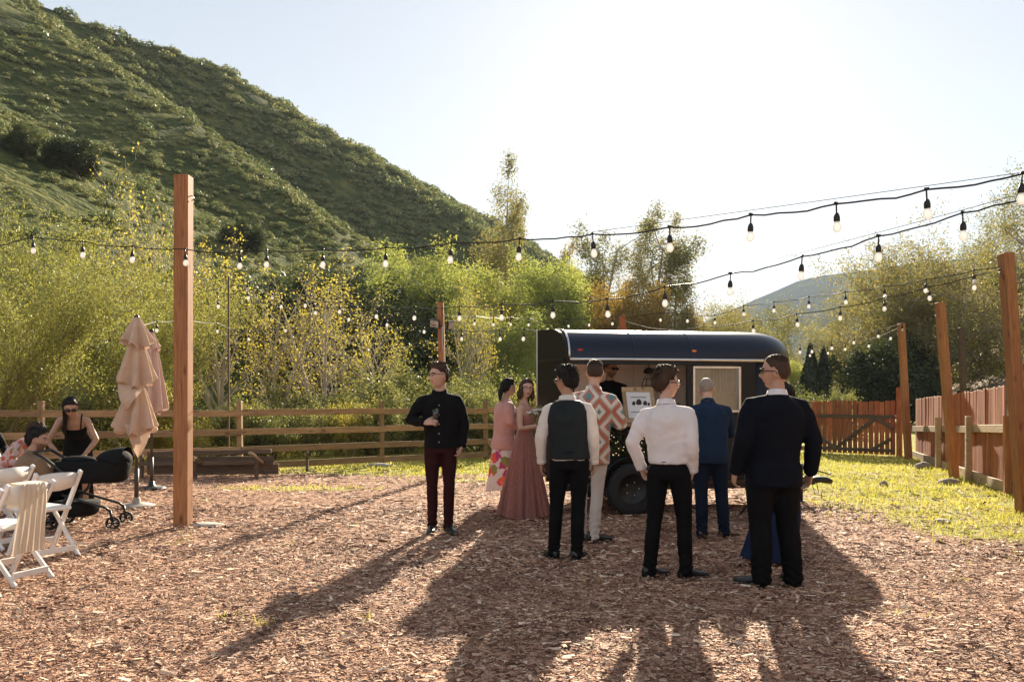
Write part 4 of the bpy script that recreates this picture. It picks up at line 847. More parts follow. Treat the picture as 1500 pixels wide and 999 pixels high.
# things on the counters (world placement through the trailer frame)
TM = Matrix.Translation(tr.location) @ Matrix.Rotation(tr.rotation_euler.z, 4, 'Z')
def intr(o, p, rz=0, rx=0): o.location = TM @ Vector(p); o.rotation_euler = (rx, 0, tr.rotation_euler.z+rz); return o
e = empty('framed_menu'); intr(e, (.93, -.02, ZC+.036), .12); e.scale = (1.1, 1.1, 1.3)
for c, s in (((0, 0, .025), (.40, .025, .05)), ((0, .10, .33), (.40, .025, .05)), ((-.178, .05, .178), (.044, .025, .28)), ((.178, .05, .178), (.044, .025, .28))): part('frame', c, s, M['pale_wood'], e, .004, (-.32, 0, 0))
part('menu_sheet', (0, .052, .178), (.32, .008, .27), 'paper', e, 0, (-.32, 0, 0))
b = MB()
for k, (x, z, r) in enumerate(((-.07, .19, .022), (-.005, .195, .036), (.075, .19, .026), (.12, .185, .016))): b.ell((x, -.006+.052+(z-.178)*.33, z), (r, .004, r*1.2), 12)
b.box((0, .052+(.255-.178)*.33-.006, .255), (.2, .003, .006)); b.box((0, .052+(.11-.178)*.33-.006, .11), (.24, .003, .005)); b.build('menu_drawing', M['black_metal'], e); tag(e, 'framed menu sheet with small drawings leaning on the serving counter', 'menu')
b = MB(); V = []; hh = [(-.17, 0), (-.17, .34)]+[(-.17*math.cos(R(a)), .34+.13*math.sin(R(a))) for a in np.linspace(15, 165, 9)]+[(.17, .34), (.17, 0)]; n = len(hh); b.add([(x, 0, z) for x, z in hh]+[(x, .03, z) for x, z in hh], [tuple(range(n)), tuple(reversed(range(n, 2*n)))]+[(j, (j+1) % n, (j+1) % n+n, j+n) for j in range(n)]); o = b.build('arched_board', M['c_boardblack'] if 'c_boardblack' in M else M['black_metal'], None, False, True); intr(o, (1.07, .36, ZC-.03), .05); tag(o, 'black arched board standing behind the framed menu', 'board')
e = empty('cage_pendant_lamp'); intr(e, (1.30, .75, 1.962)); b = MB(); b.tube([(0, 0, 0), (0, 0, -.05)], [.006]*2, 6); b.lathe([(.012, -.05), (.05, -.06), (.075, -.09), (.08, -.13), (.03, -.14)], 16); b.build('cap', M['black_metal'], e); b = MB()
for k in range(8): a = 2*math.pi*k/8; b.tube([(.03*math.cos(a), .03*math.sin(a), -.13), (.075*math.cos(a), .075*math.sin(a), -.21), (.11*math.cos(a), .11*math.sin(a), -.30), (.05*math.cos(a), .05*math.sin(a), -.36)], [.0035]*4, 5)
for z, r in ((-.21, .075), (-.30, .11)): b.tube([(r*math.cos(t), r*math.sin(t), z) for t in np.linspace(0, 2*math.pi, 17)], [.0035]*17, 5, cap=False)
b.build('cage', M['black_metal'], e); b = MB(); b.lathe([(.012, -.14), (.03, -.19), (.03, -.21), (.001, -.24)], 12); b.build('bulb', M['bulb'], e); tag(e, 'black wire cage pendant lamp hanging inside the trailer', 'lamp')
for k in range(5):
    b = MB(); b.lathe([(.001, 0), (.020, 0), (.026, .075), (.023, .075), (.018, .008), (.001, .008)], 14); b.lathe([(.001, .012), (.0185, .012), (.0215, .045), (.001, .045)], 12, mi=1); o = b.build('shot_glass', [M['pane'], M['lamp_amber']]); intr(o, (.56+.075*k, .24+.015*(k % 2), ZC-.029)); tag(o, 'small glass in a row on the inner counter beside the bartender', 'glass', 'row of small glasses on the trailer counter')
e = empty('coffee_machine'); intr(e, (1.42, .34, ZC-.03)); part('housing', (0, 0, .16), (.26, .26, .32), 'black_metal', e, .02); part('drip_tray', (0, -.17, .03), (.22, .10, .05), 'steel', e, .01); part('spout', (0, -.15, .22), (.08, .06, .05), 'steel', e, .01); tag(e, 'dark bar machine at the end of the inner counter', 'machine')
# greenery and small lights hung below the counter
e = empty('light_garland'); intr(e, (.62, -.02, ZC-.20)); b = MB(); 
p = np.stack([rng.uniform(-.42, .42, 900), rng.uniform(-.06, 0, 900), rng.uniform(-.17, .15, 900)], -1); nn = rng.normal(size=(900, 3)); nn /= np.linalg.norm(nn, axis=-1, keepdims=True); link('leaves', fast_mesh('garland_leaves', quads(p, nn, .02), 4, M['leaf_oak']), e)
m, nt, bs, oo = nodes('fairy_glow'); bs.inputs['Emission Color'].default_value = (1, .75, .4, 1); bs.inputs['Emission Strength'].default_value = .45; bs.inputs['Base Color'].default_value = (1, .8, .5, 1); b = MB()
for k in range(45): b.ell((rng.uniform(-.42, .42), rng.uniform(-.085, -.055), rng.uniform(-.17, .15)), (.005, .005, .005), 6)
tag(b.build('tiny_bulbs', m, e), kind='stuff'); tag(e, 'dark leafy garland with tiny warm lights below the serving counter', 'garland')
# folding stand and wooden step in front of the nose
e = empty('folding_stand'); intr(e, (2.32, -.55, 0)); b = MB()
for y in (-.16, .16): b.tube([(-.24, y, .0), (.24, y, .60)], [.014]*2, 8); b.tube([(.24, y, .0), (-.24, y, .60)], [.014]*2, 8)
b.build('cross_legs', M['black_metal'], e); part('stand_top', (0, 0, .61), (.56, .40, .025), 'dark_wood', e); tag(e, 'black cross legged folding stand beneath the trailer window', 'stand')
e = empty('wooden_step'); intr(e, (2.25, -.98, 0)); 
for k in range(3): part('plank', (0, -.10+k*.10, .14), (.55, .095, .03), 'rail_wood', e)
for s in (-1, 1): part('support', (s*.22, 0, .065), (.05, .28, .13), 'dark_wood', e)
tag(e, 'low wooden step on the mulch beside the bald man', 'step')
# ------------------------------------------------------------------ people
def remesh(mb, vox, it=4):
    me = bpy.data.meshes.new('tmp'); me.from_pydata([tuple(v) for v in mb.V()], [], mb.f); o = bpy.data.objects.new('tmp', me)
    tc = remesh.col; tc.objects.link(o)
    md = o.modifiers.new('r', 'REMESH'); md.mode = 'VOXEL'; md.voxel_size = vox
    dg = bpy.context.evaluated_depsgraph_get(); dg.update(); ev = o.evaluated_get(dg); em = ev.to_mesh()
    V = np.empty(len(em.vertices)*3); em.vertices.foreach_get('co', V); V = V.reshape(-1, 3)
    n = len(em.polygons); L = np.empty(len(em.loops), np.int32); em.loops.foreach_get('vertex_index', L); Q = L.reshape(n, -1)[:, :4]
    ev.to_mesh_clear(); bpy.data.objects.remove(o); bpy.data.meshes.remove(me)
    return laplace(V, Q, it), Q
remesh.col = col
def edges(Q): return np.concatenate([Q[:, [0, 1]], Q[:, [1, 2]], Q[:, [2, 3]], Q[:, [3, 0]]])
def laplace(V, Q, it, f=.5):
    E = edges(Q); a = np.concatenate([E[:, 0], E[:, 1]]); b = np.concatenate([E[:, 1], E[:, 0]]); n = len(V); c = np.maximum(np.bincount(a, minlength=n), 1)
    for k in range(it):
        S = np.stack([np.bincount(a, V[b, j], n) for j in range(3)], -1)/c[:, None]; V = V+(S-V)*f
    return V
def normals(V, Q):
    fn = np.cross(V[Q[:, 2]]-V[Q[:, 0]], V[Q[:, 3]]-V[Q[:, 1]]); n = len(V)
    S = np.stack([sum(np.bincount(Q[:, k], fn[:, j], n) for k in range(4)) for j in range(3)], -1); return S/(np.linalg.norm(S, axis=-1, keepdims=True)+1e-12)
def wrinkle(V, Q, amp, seed, base=.0):
    Nn = normals(V, Q); p = V.copy(); amp = amp*1.25; p = p+.05*np.stack([vnoise(V*5, seed+11), vnoise(V*5, seed+12), vnoise(V*5, seed+13)], -1)
    w = np.stack([p[:, 0]*.7+.35*p[:, 2], p[:, 1]*.7, p[:, 2]], -1)
    w = np.stack([w[:, 0]+.5*w[:, 2]*np.sign(V[:, 0]), w[:, 1], w[:, 2]-.5*np.abs(V[:, 0])], -1); a = .6-2.2*np.abs(fbm(w*np.array([5, 6, 11]), 2, seed)); b = fbm(w*np.array([20, 20, 24]), 2, seed+3)
    return V+Nn*(amp*(.75*a+.45*b)+base)[:, None]
def sect(mb, rows, n=28, e=2.3, tm=None):     # rows (z, half width, half depth, y shift, x shift)
    V = []; F = []; k = len(rows)
    for r in rows:
        z, a, b = r[:3]; ys = r[3] if len(r) > 3 else 0; xs = r[4] if len(r) > 4 else 0
        for j in range(n):
            t = 2*math.pi*j/n; c, s = math.cos(t), math.sin(t); V.append((xs+a*math.copysign(abs(c)**(2/e), c), ys+b*math.copysign(abs(s)**(2/e), s), z))
    for i in range(k-1):
        for j in range(n): F.append((i*n+j, i*n+(j+1) % n, (i+1)*n+(j+1) % n, (i+1)*n+j))
    F.append(tuple(reversed(range(n)))); F.append(tuple(range((k-1)*n, k*n)))
    V = np.array(V)
    if tm is not None: V = tm(V)
    mb.add(V, F); return mb
def headgrid(nu=56, nv=40):
    th = np.linspace(.02, math.pi-.02, nv); ph = np.linspace(0, 2*math.pi, nu, endpoint=False); TH, PH = np.meshgrid(th, ph, indexing='ij')
    sx = np.sin(TH)*np.cos(PH); sy = np.sin(TH)*np.sin(PH); sz = np.cos(TH); i = np.arange(nu*nv).reshape(nv, nu)
    Q = np.stack([i[:-1], i[1:], np.roll(i, -1, 1)[1:], np.roll(i, -1, 1)[:-1]], -1).reshape(-1, 4)
    return sx.ravel(), sy.ravel(), sz.ravel(), Q
def head_shape(fem=False):
    sx, sy, sz, Q = headgrid(); x = .077*np.sign(sx)*np.abs(sx)**.92; y = .098*np.sign(sy)*np.abs(sy)**.95; z = .120*sz
    lo = np.clip(-z/.12, 0, 1); fr = np.clip(-y/.05, 0, 1)
    x = x*(1-(.34 if fem else .27)*lo**1.3); y = np.where(y > 0, y*(1-.42*lo), y*(1-.06*lo)); y = y-.012*lo*(y < 0)
    z = np.where((z < 0) & (y > 0), z*.86, z)
    g = lambda cx, cz, sxx, szz: np.exp(-((x-cx)/sxx)**2-((z-cz)/szz)**2)*fr
    dy = -.005*(g(.03, .03, .03, .010)+g(-.03, .03, .03, .010))*(0.5 if fem else 1)+.011*(g(.032, .010, .016, .011)+g(-.032, .010, .016, .011))
    amp = np.interp(z, [-.050, -.040, -.030, .012, .035], [0, .014, .026, .007, 0]); dy = dy-amp*np.exp(-(x/np.interp(z, [-.04, .02], [.013, .008]))**2)*fr
    dy = dy-.006*g(0, -.060, .022, .009)-.008*g(0, -.100, .022, .016)+.004*g(0, -.078, .03, .008)-.004*(g(.045, -.02, .02, .02)+g(-.045, -.02, .02, .02))
    y = y+dy
    return np.stack([x, y, z], -1), Q, fr
def hairline(V):
    y = V[:, 1]; return np.interp(y, [-.11, -.085, -.055, -.03, -.012, .0, .02, .045, .1], [.085, .075, .052, .030, .022, .030, .000, -.055, -.075])
def strands(V, g, th, seed, style):
    rg = np.random.default_rng(seed+40); b = MB(); ok = np.where((g > .55) & (th > .0055))[0]
    if len(ok) == 0: return None
    for i in rg.choice(ok, 330):
        p = V[i]; n = p/np.linalg.norm(p); t = th[i]; up = smooth(np.array([(p[2]-.05)/.05]))[0]
        c = np.array([rg.normal(0, .35), .55-1.1*(p[1] < -.055)*up, -.9+1.1*up+.5*(p[1] < -.05)]); c = c-n*np.dot(c, n); c /= np.linalg.norm(c)+1e-9
        L = .022+t*rg.uniform(.6, 1.4); s = p+n*(t*.6); b.tube([s, s+c*L*.5+n*t*rg.uniform(.25, .5), s+c*L+n*t*rg.uniform(.0, .45)], [.0040, .0034, .0008], 4, cap=False)
    return b
def build_head(style, beard=None, fem=False, seed=0):
    V, Q, fr = head_shape(fem); mi = np.zeros(len(Q), int); c = V[Q].mean(1); ax = np.abs(c[:, 0]); front = c[:, 1] < -.05
    mi[front & (np.abs(ax-.032) < .010) & (np.abs(c[:, 2]-.010) < .0042)] = 1
    mi[front & (ax > .014) & (ax < .052) & (np.abs(c[:, 2]-.030+(ax-.03)**2*2) < .0055)] = 2
    mi[front & (ax < .023) & (np.abs(c[:, 2]+.060) < .006)] = 3
    if beard: mi[(c[:, 2] < -.030) & (c[:, 1] < -.012) & ~((ax < .020) & (c[:, 2] > -.068) & (c[:, 2] < -.05)) & ((c[:, 2] < -.045) | (ax > .05))] = 4
    h = MB(); h.add(V, Q); h.m = list(mi)
    for s in (-1, 1): h.ell((s*.076, .012, -.004), (.010, .019, .031), 10, rot=Matrix.Rotation(s*.35, 3, 'Z') @ Matrix.Rotation(-.15, 3, 'X'))
    hair = None
    if style:
        top, side, bk, ln = style
        g = smooth((V[:, 2]-hairline(V))/np.where(V[:, 1] < -.04, .034, .016)); zz = smooth((V[:, 2]-.045)/.06); th = side+(top-side)*zz+bk*smooth((V[:, 1])/.06)*(1-zz)
        d = V/np.linalg.norm(V, axis=-1, keepdims=True); a = np.arctan2(V[:, 1], V[:, 0])
        st = fbm(np.stack([a*9, V[:, 2]*10, 0*a], -1), 3, seed)*.55+fbm(V*np.array([90, 60, 60]), 2, seed+2)*.5+.5*smooth(-V[:, 1]/.08)*zz
        off = np.where(g > .02, g*th*(1+st)-.006*(1-g), -.007); HV = V+d*off[:, None]+np.array([0, 0, 0]); hair = (HV, Q, strands(V, g, th, seed, style))
    return h, hair
# hand: wrist at origin, fingers along +x, palm faces -z, thumb towards +y
def build_hand(curl=.35, spread=.05, thumb=.5, vox=.0065):
    b = MB(); V, F = capsule([(0, 0, 0), (.035, 0, .002), (.08, .002, .0)], [(.027, .018), (.039, .016), (.040, .013)], 12); b.add(V, F)
    for k, (y, L, r) in enumerate(((.030, .074, .0088), (.010, .083, .0092), (-.011, .077, .0088), (-.030, .060, .0078))):
        p = np.array([.082, y, .0]); ang = 0; pts = [p-np.array([.02, 0, 0]), p]; rr = [r*1.05, r*1.02]; yaw = (y/.03)*spread
        for f, sh in ((.42, .95), (.33, .85), (.25, .72)):
            ang += curl*(1.0+.1*k); p = p+np.array([math.cos(ang)*math.cos(yaw), math.sin(yaw), -math.sin(ang)])*L*f; pts.append(p); rr.append(r*sh)
        V, F = capsule(pts, rr, 8); b.add(V, F)
    p = np.array([.022, .026, -.004]); pts = [p]; rr = [.0135]; a = R(55)-thumb*.4; dn = thumb*.35
    for L, r in ((.036, .012), (.032, .0105), (.024, .0088)):
        p = p+np.array([math.cos(a), math.sin(a), -dn])/math.sqrt(1+dn*dn)*L; pts.append(p); rr.append(r); a -= .28*thumb+.1; dn += thumb*.25
    V, F = capsule(pts, rr, 8); b.add(V, F)
    return remesh(b, vox, 2)
HANDS = {}
def hand_at(body, wrist, dirv, palm, side, curl=.35, thumb=.5, spread=.05):
    key = (curl, thumb, spread)
    if key not in HANDS: HANDS[key] = build_hand(curl, spread, thumb)
    V, Q = HANDS[key]; x = np.array(dirv, float); x /= np.linalg.norm(x); z = -np.array(palm, float); z -= x*np.dot(x, z); z /= np.linalg.norm(z); y = np.cross(z, x)
    W = V.copy(); 
    if side < 0: W[:, 1] *= -1; Q = Q[:, ::-1]
    body.add(W[:, :1]*x+W[:, 1:2]*y+W[:, 2:]*z+np.array(wrist)-x*.005, Q)
def skin(name, c): 
    m = plain(name, c, .5, .08, 14, .1, 90); b = m.node_tree.nodes['Principled BSDF']; b.inputs['Subsurface Weight'].default_value = .12; b.inputs['Subsurface Radius'].default_value = (.02, .008, .004); b.inputs['Subsurface Scale'].default_value = 1.0; return m
def hairmat(name, c):
    m, nt, b, o = nodes(name); n = noise(nt, coords(nt, (60, 60, 7)), 3, 4); r = ramp(nt, [(.3, C(c, .5)), (.7, C(c, 1.6))]); nt.links.new(n.outputs[0], r.inputs[0]); nt.links.new(r.outputs[0], b.inputs['Base Color']); b.inputs['Roughness'].default_value = .6; b.inputs['Specular IOR Level'].default_value = .2; bump(nt, n.outputs[0], b, .5, .004); return m
M['skin_light'] = skin('skin_light', (.58, .35, .26)); M['skin_mid'] = skin('skin_mid', (.47, .27, .18)); M['skin_tan'] = skin('skin_tan', (.40, .22, .14))
M['lip'] = plain('lip', (.42, .17, .14), .5); M['eye'] = plain('eye', (.24, .19, .16), .3, .1)
M['hair_black'] = hairmat('hair_black', (.014, .011, .010)); M['hair_brown'] = hairmat('hair_brown', (.055, .032, .02)); M['hair_light'] = hairmat('hair_light', (.13, .08, .045)); M['hair_grey'] = hairmat('hair_grey', (.28, .22, .18)); M['stubble'] = hairmat('stubble', (.20, .12, .085))
M['lens_dark'] = plain('lens_dark', (.008, .007, .007), .12, .1); M['frame_black'] = plain('frame_black', (.012, .011, .011), .3); M['lens_clear'] = glass('lens_clear', alpha=.80, k=.2)
M['leather_black'] = plain('leather_black', (.016, .015, .015), .32, .2, 20, .15); M['leather_brown'] = plain('leather_brown', (.10, .045, .025), .4, .2, 20, .15)
def glasses(parent, hm, sun):
    b = MB()
    for s in (-1, 1):
        if sun:
            b.box((s*.034, -.106, .010), (.052, .005, .034), rot=Matrix.Rotation(s*.12, 3, 'Z'), mi=1, bevel=.002); b.box((s*.034, -.1045, .023), (.058, .008, .010), rot=Matrix.Rotation(s*.12, 3, 'Z'))
        else:
            pts = [(s*.034+.024*math.cos(t), -.108+.004*abs(math.cos(t)), .009+.017*math.sin(t)) for t in np.linspace(0, 2*math.pi, 13)]; b.tube(pts, [.0019]*13, 5, cap=False); b.ell((s*.034, -.106, .009), (.022, .0015, .015), 10, mi=1)
        b.tube([(s*.061, -.103, .014), (s*.080, -.06, .014), (s*.083, .010, .012), (s*.080, .025, -.005)], [.004 if sun else .003]*4, 6)
    b.tube([(-.012, -.112, .012), (.012, -.112, .012)], [.003]*2, 6)
    b.xf(hm); return b.build('sunglasses' if sun else 'glasses', [M['frame_black'], M['lens_dark'] if sun else M['lens_clear']], parent)
def shoe_mesh(mb, an, yaw, L=.29, heel=.0, wide=1.0):
    rows = [(.075, .028, .075), (.06, .038, .10), (.02, .042, .105), (-.04, .043, .085), (-.10, .048, .06), (-.16, .046, .05), (-.20, .036, .042), (-.222, .015, .028)]
    V = []; n = 14; F = []
    for y, w, h in rows:
        for j in range(n):
            t = 2*math.pi*j/n; V.append((w*wide*math.copysign(abs(math.cos(t))**.8, math.cos(t)), y*L/.29, max(.0, h/2+h/2*math.sin(t)*1.0)))
    k = len(rows)
    for i in range(k-1):
        for j in range(n): F.append((i*n+j, (i+1)*n+j, (i+1)*n+(j+1) % n, i*n+(j+1) % n))
    F.append(tuple(range(n))); F.append(tuple(reversed(range((k-1)*n, k*n))))
    V = np.array(V); mb.add(V, F)
    mb.box((0, -.075*L/.29, .007), (.088*wide, .285*L/.29, .016), bevel=.006, mi=1)
    mb.xf(Matrix.Translation((an[0], an[1], an[2]-.085)) @ Matrix.Rotation(yaw, 4, 'Z'))
def person(label, X, Y, H, heading, skinm, hairm, style, top=None, bottom=None, shoes=None, pose=None, fem=False, sung=None, beard=None, seed=1, broad=1.0, girth=1.0, bare_arm=False, z0=0.0, bare_leg=False, extra=None, name='person'):
    ps = dict(lean=0, side=0, hip=(0, 0, 0), hyaw=0, hpitch=0, hroll=0, el=[(-.245, .03, 1.17), (.245, .03, 1.17)], wr=[(-.255, -.02, .905), (.255, -.02, .905)], hd=[(0, -.12, -1), (0, -.12, -1)], palm=[(1, 0, 0), (-1, 0, 0)], curl=[.35, .35], thumb=[.5, .5], hands=(1, 1), kn=None, an=[(-.095, .0), (.095, .0)], yaw=[-.15, .15], hip_w=.095)
    ps.update(pose or {}); k = H/1.8; hp = np.array(ps['hip']); le = R(ps['lean']); si = R(ps['side'])
    def tm(V):
        V = np.atleast_2d(np.array(V, float)).copy(); w = smooth((V[:, 2]-.93)/.28); a = le*w; b = si*w; y, z = V[:, 1].copy(), V[:, 2]-.95
        V[:, 1] = y*np.cos(a)-z*np.sin(a); z2 = y*np.sin(a)+z*np.cos(a); x = V[:, 0].copy(); V[:, 0] = x*np.cos(b)+z2*np.sin(b); V[:, 2] = -x*np.sin(b)+z2*np.cos(b)+.95; return V+hp
    def t1(p): return tm([p])[0]
    root = empty(name, (X, Y, z0), heading); tag(root, label, 'person')
    sw = .183*broad*(.88 if fem else 1); dep = girth
    sh = [t1((s*sw*.96, .004, 1.408)) for s in (-1, 1)]; el = [np.array(p) for p in ps['el']]; wr = [np.array(p) for p in ps['wr']]
    hj = [np.array((s*ps['hip_w'], .0, .93))+hp for s in (-1, 1)]
    an = [np.array((a[0], a[1], a[2] if len(a) > 2 else .085)) for a in ps['an']]
    kn = [np.array(q) for q in ps['kn']] if ps['kn'] else [(hj[i]*.48+an[i]*.52)+np.array([0, -.03, .015]) for i in (0, 1)]
    # --- body
    bd = MB(); t = .86
    rows = [(.86, .12, .085), (.95, .150, .095), (1.08, .125, .085), (1.22, .14, .095, .0), (1.34, .152, .10), (1.41, .148, .088), (1.455, .115, .07, .010), (1.50, .068, .058, .013), (1.53, .056, .054, .015)]
    sect(bd, [(r[0], r[1]*(broad if not fem else .90)*(.95), r[2]*dep*.92)+tuple(r[3:]) for r in rows], tm=tm)
    nk0, nk1 = t1((0, .018, 1.48)), t1((0, -.005, 1.63)); V, F = capsule([nk0, (nk0+nk1)/2, nk1], [.062*(.82 if fem else 1)*(1+.35*(broad-1)), .054*(.80 if fem else 1)*(1+.5*(broad-1)), .053*(.82 if fem else 1)], 14); bd.add(V, F)
    ar = (.047, .040, .041, .034, .026) if (bare_arm and fem) else ((.056, .047, .045, .040, .029) if bare_arm else (.045, .036, .034, .030, .025))
    for i in (0, 1):
        V, F = capsule([sh[i]+(sh[1-i]-sh[i])*.22+np.array([0, 0, .015]), sh[i], (sh[i]+el[i])/2, el[i], el[i]*.65+wr[i]*.35, wr[i]], [ar[0], ar[0]*1.1, ar[1], ar[2]*.95, ar[3], ar[4]], 12); bd.add(V, F)
        lr = (.078, .05, .052, .034) if bare_leg else (.06, .042, .042, .034)
        V, F = capsule([hj[i], kn[i], kn[i]*.62+an[i]*.38+np.array([0, .012, 0]), an[i]], list(lr), 12); bd.add(V, F)
    if bare_leg:
        for i in (0, 1):
            f = MB(); V, F = capsule([(0, .03, .035), (0, -.06, .045), (0, -.14, .026), (0, -.18, .02)], [(.032, .03), (.038, .032), (.042, .022), (.034, .016)], 12); f.add(V, F); f.xf(Matrix.Translation((an[i][0], an[i][1], an[i][2]-.085+(.035 if ps.get('heel') else .0))) @ Matrix.Rotation(ps['yaw'][i], 4, 'Z')); bd.add(f.V(), f.f)
    V, Q = remesh(bd, .012 if (bare_arm or bare_leg) else .017, 3); body = MB(); body.add(V, Q)
    for i in (0, 1):
        if ps['hands'][i]: hand_at(body, wr[i], ps['hd'][i], ps['palm'][i], -1 if i else 1, ps['curl'][i], ps['thumb'][i])
    hk = (1.02 if fem else 1.07)*ps.get('hs', 1.0); hc = t1((0, -.022, 1.674)); hm = Matrix.Translation(hc) @ Matrix.Rotation(si*.6, 4, 'Y') @ Matrix.Rotation(le*.5+0*si, 4, 'X') @ Matrix.Rotation(R(ps['hyaw']), 4, 'Z') @ Matrix.Rotation(R(ps['hpitch']), 4, 'X') @ Matrix.Rotation(R(ps['hroll']), 4, 'Y') @ Matrix.Scale(hk, 4)
    h, hair = build_head(style, beard, fem, seed); h.xf(hm); n0 = len(body.m); body.add(h.V(), h.f); body.m[n0:] = h.m
    S = Matrix.Scale(k, 4)
    def fin(mb, nm, mats, par=root, sm=True): mb.xf(S); return mb.build(nm, mats, par, sm)
    bo = fin(body, 'body', [M[skinm], M['eye'], M[hairm], M['lip'], M['stubble'] if beard != 'full' else M[hairm]])
    if hair is not None or (extra and 'hair' in extra):
        hb = MB()
        if hair is not None:
            hb.add(hair[0], hair[1])
            if hair[2] is not None: hb.add(hair[2].V(), hair[2].f)
        if extra and 'hair' in extra: extra['hair'](hb)
        hb.xf(hm); fin(hb, 'hair', [M[hairm]])
    if sung is not None: glasses(root, S @ hm, sung)
    # --- garments
    if bottom and bottom[0] == 'trousers':
        b = MB(); wz = bottom[2] if len(bottom) > 2 else 1.0; fit = bottom[3] if len(bottom) > 3 else 1.0
        sect(b, [(.84, .145*broad**.5, .105*dep), (.90, .163*broad**.5, .118*dep, .008), (.97, .160*broad**.5, .112*dep), (wz+.03, .153*broad**.5, .106*dep)], tm=tm)
        for i in (0, 1):
            a2 = an[i]+np.array([0, .012, -.035]); V, F = capsule([hj[i]+np.array([0, .005, -.02]), hj[i]*.55+kn[i]*.45, kn[i], kn[i]*.6+a2*.4+np.array([0, .016, 0]), a2*.9+kn[i]*.1, a2], [(.094*fit, .10*fit), (.090*fit, .094*fit), (.068*fit, .074*fit), (.066*fit, .074*fit), (.058*fit, .066*fit), (.060*fit, .068*fit)], 16); b.add(V, F)
        V, Q = remesh(b, .0135, 4); V = wrinkle(V, Q, .0035, seed)
        zz = np.clip((.30-V[:, 2])/.25, 0, 1); V += normals(V, Q)*(.006*zz*np.sin(V[:, 2]*95+3*np.sin(V[:, 0]*30)))[:, None]
        g = MB(); g.add(V, Q); fin(g, 'trousers', [M[bottom[1]]])
        if len(bottom) > 4 and bottom[4]:
            b = MB(); pts = [t1((.158*broad**.5*math.cos(a), .113*dep*math.sin(a), wz+.005)) for a in np.linspace(0, 2*math.pi, 33)]; b.tube(pts, [(.006, .018)]*33, 6, cap=False, ref=(0, 0, 1)); fin(b, 'belt', [M['leather_black']])
    if top:
        kind, mt, hem = top[:3]; o = dict(ease=0, sleeve='long', collar=None, cuff=None, wr=.0055, flare=0); o.update(top[3] if len(top) > 3 else {})
        e = o['ease']; b = MB(); q = broad if not fem else .9
        rows = [(hem, (.158+o['flare'])*q**.5+e, (.112+o['flare'])*dep+e, .004), (.98, .160*q**.5+e, .114*dep+e), (1.08, .156*q+e, .112*dep+e, 0), (1.20, .165*q+e, .118*dep+e, .002), (1.33, .178*q+e, .122*dep+e, .004), (1.39, .160*q+e*.8, .110*dep+e, .008), (1.445, .120*q+e*.5, .092*dep+e*.5, .012), (1.487, .082+e*.3, .074+e*.3, .014), (1.512, .068+e*.2, .064+e*.2, .014)]
        rows = [r for r in rows if r[0] >= hem]
        if hem < .9: rows.insert(1, (.92, .166*q**.5+e+o['flare']*.5, .119*dep+e+o['flare']*.5, .004))
        if fem and o.get('bust'): rows = [(r[0], r[1], r[2]+(.02 if 1.18 < r[0] < 1.35 else 0), r[3]-.012 if len(r) > 3 and 1.18 < r[0] < 1.35 else (r[3] if len(r) > 3 else 0)) for r in rows]
        sect(b, rows, tm=tm)
        if o['sleeve'] != 'none':
            for i in (0, 1):
                sr = [.068*(.9 if fem else 1)+e*.6, .061*(.88 if fem else 1)+e*.6, .052*(.9 if fem else 1)+e*.6, .047+e*.6, .040+e*.6]; inn = sh[i]+(sh[1-i]-sh[i])*.27+(t1((0, 0, 1.45))-t1((0, 0, 1.425)))*1.3; w2 = wr[i]+(el[i]-wr[i])*.06
                if o['sleeve'] == 'long': V, F = capsule([inn, sh[i], sh[i]*.72+el[i]*.28, (sh[i]+el[i])/2, el[i], el[i]*.5+w2*.5, w2*.93+el[i]*.07], [sr[0]*.66, sr[0]*.86, sr[0]*.96, sr[1], sr[2], sr[3], sr[4]], 14)
                else: V, F = capsule([inn, sh[i], sh[i]*.45+el[i]*.55], [sr[0]*.72, sr[0]*.92, sr[1]*1.02], 14)
                b.add(V, F)
        V, Q = remesh(b, .0135, 4); V = wrinkle(V, Q, o['wr'], seed+5)
        if o.get('neck'):
            pass
        g = MB(); g.add(V, Q); to = fin(g, o.get('name', kind), [M[mt]])
        if o['collar']:
            b = MB(); ny = .012; pts = []; V = []; F = []; nn = 30
            for rr, z, tl in ((.062, 1.487, 0), (.064, 1.538, .0), (.072, 1.536, 0), (.086, 1.492, 0)):
                for j in range(nn):
                    a = R(-72)+(2*math.pi-R(36))*j/(nn-1); V.append((rr*math.cos(a), ny+rr*math.sin(a)*.96-.012*(z > 1.53), z-.028*(math.sin(a) < -.2)*abs(math.sin(a)) + .012*max(0, math.sin(a))))
            for r2 in range(3):
                for j in range(nn-1): F.append((r2*nn+j, r2*nn+j+1, (r2+1)*nn+j+1, (r2+1)*nn+j))
            V = tm(V); b.add(V, F); fin(b, 'collar', [M[o['collar']]])
        if o['cuff']:
            for i in (0, 1):
                ax = wr[i]-el[i]; ax /= np.linalg.norm(ax); b = MB(); b.tube([wr[i]-ax*.045, wr[i]-ax*.04, wr[i]-ax*.005, wr[i]], [.036+e*.5, .041+e*.6, .041+e*.6, .036+e*.5], 14); fin(b, 'cuff', [M[o['cuff']]])
    if shoes:
        for i in (0, 1):
            b = MB(); shoe_mesh(b, an[i], ps['yaw'][i], wide=1.0 if not fem else .8); fin(b, 'shoe', [M[shoes], M['rubber']])
    if extra and 'fn' in extra: extra['fn'](root, fin, tm, t1, dict(sh=sh, el=el, wr=wr, hm=hm, k=k, an=an, broad=broad, dep=dep))
    return root
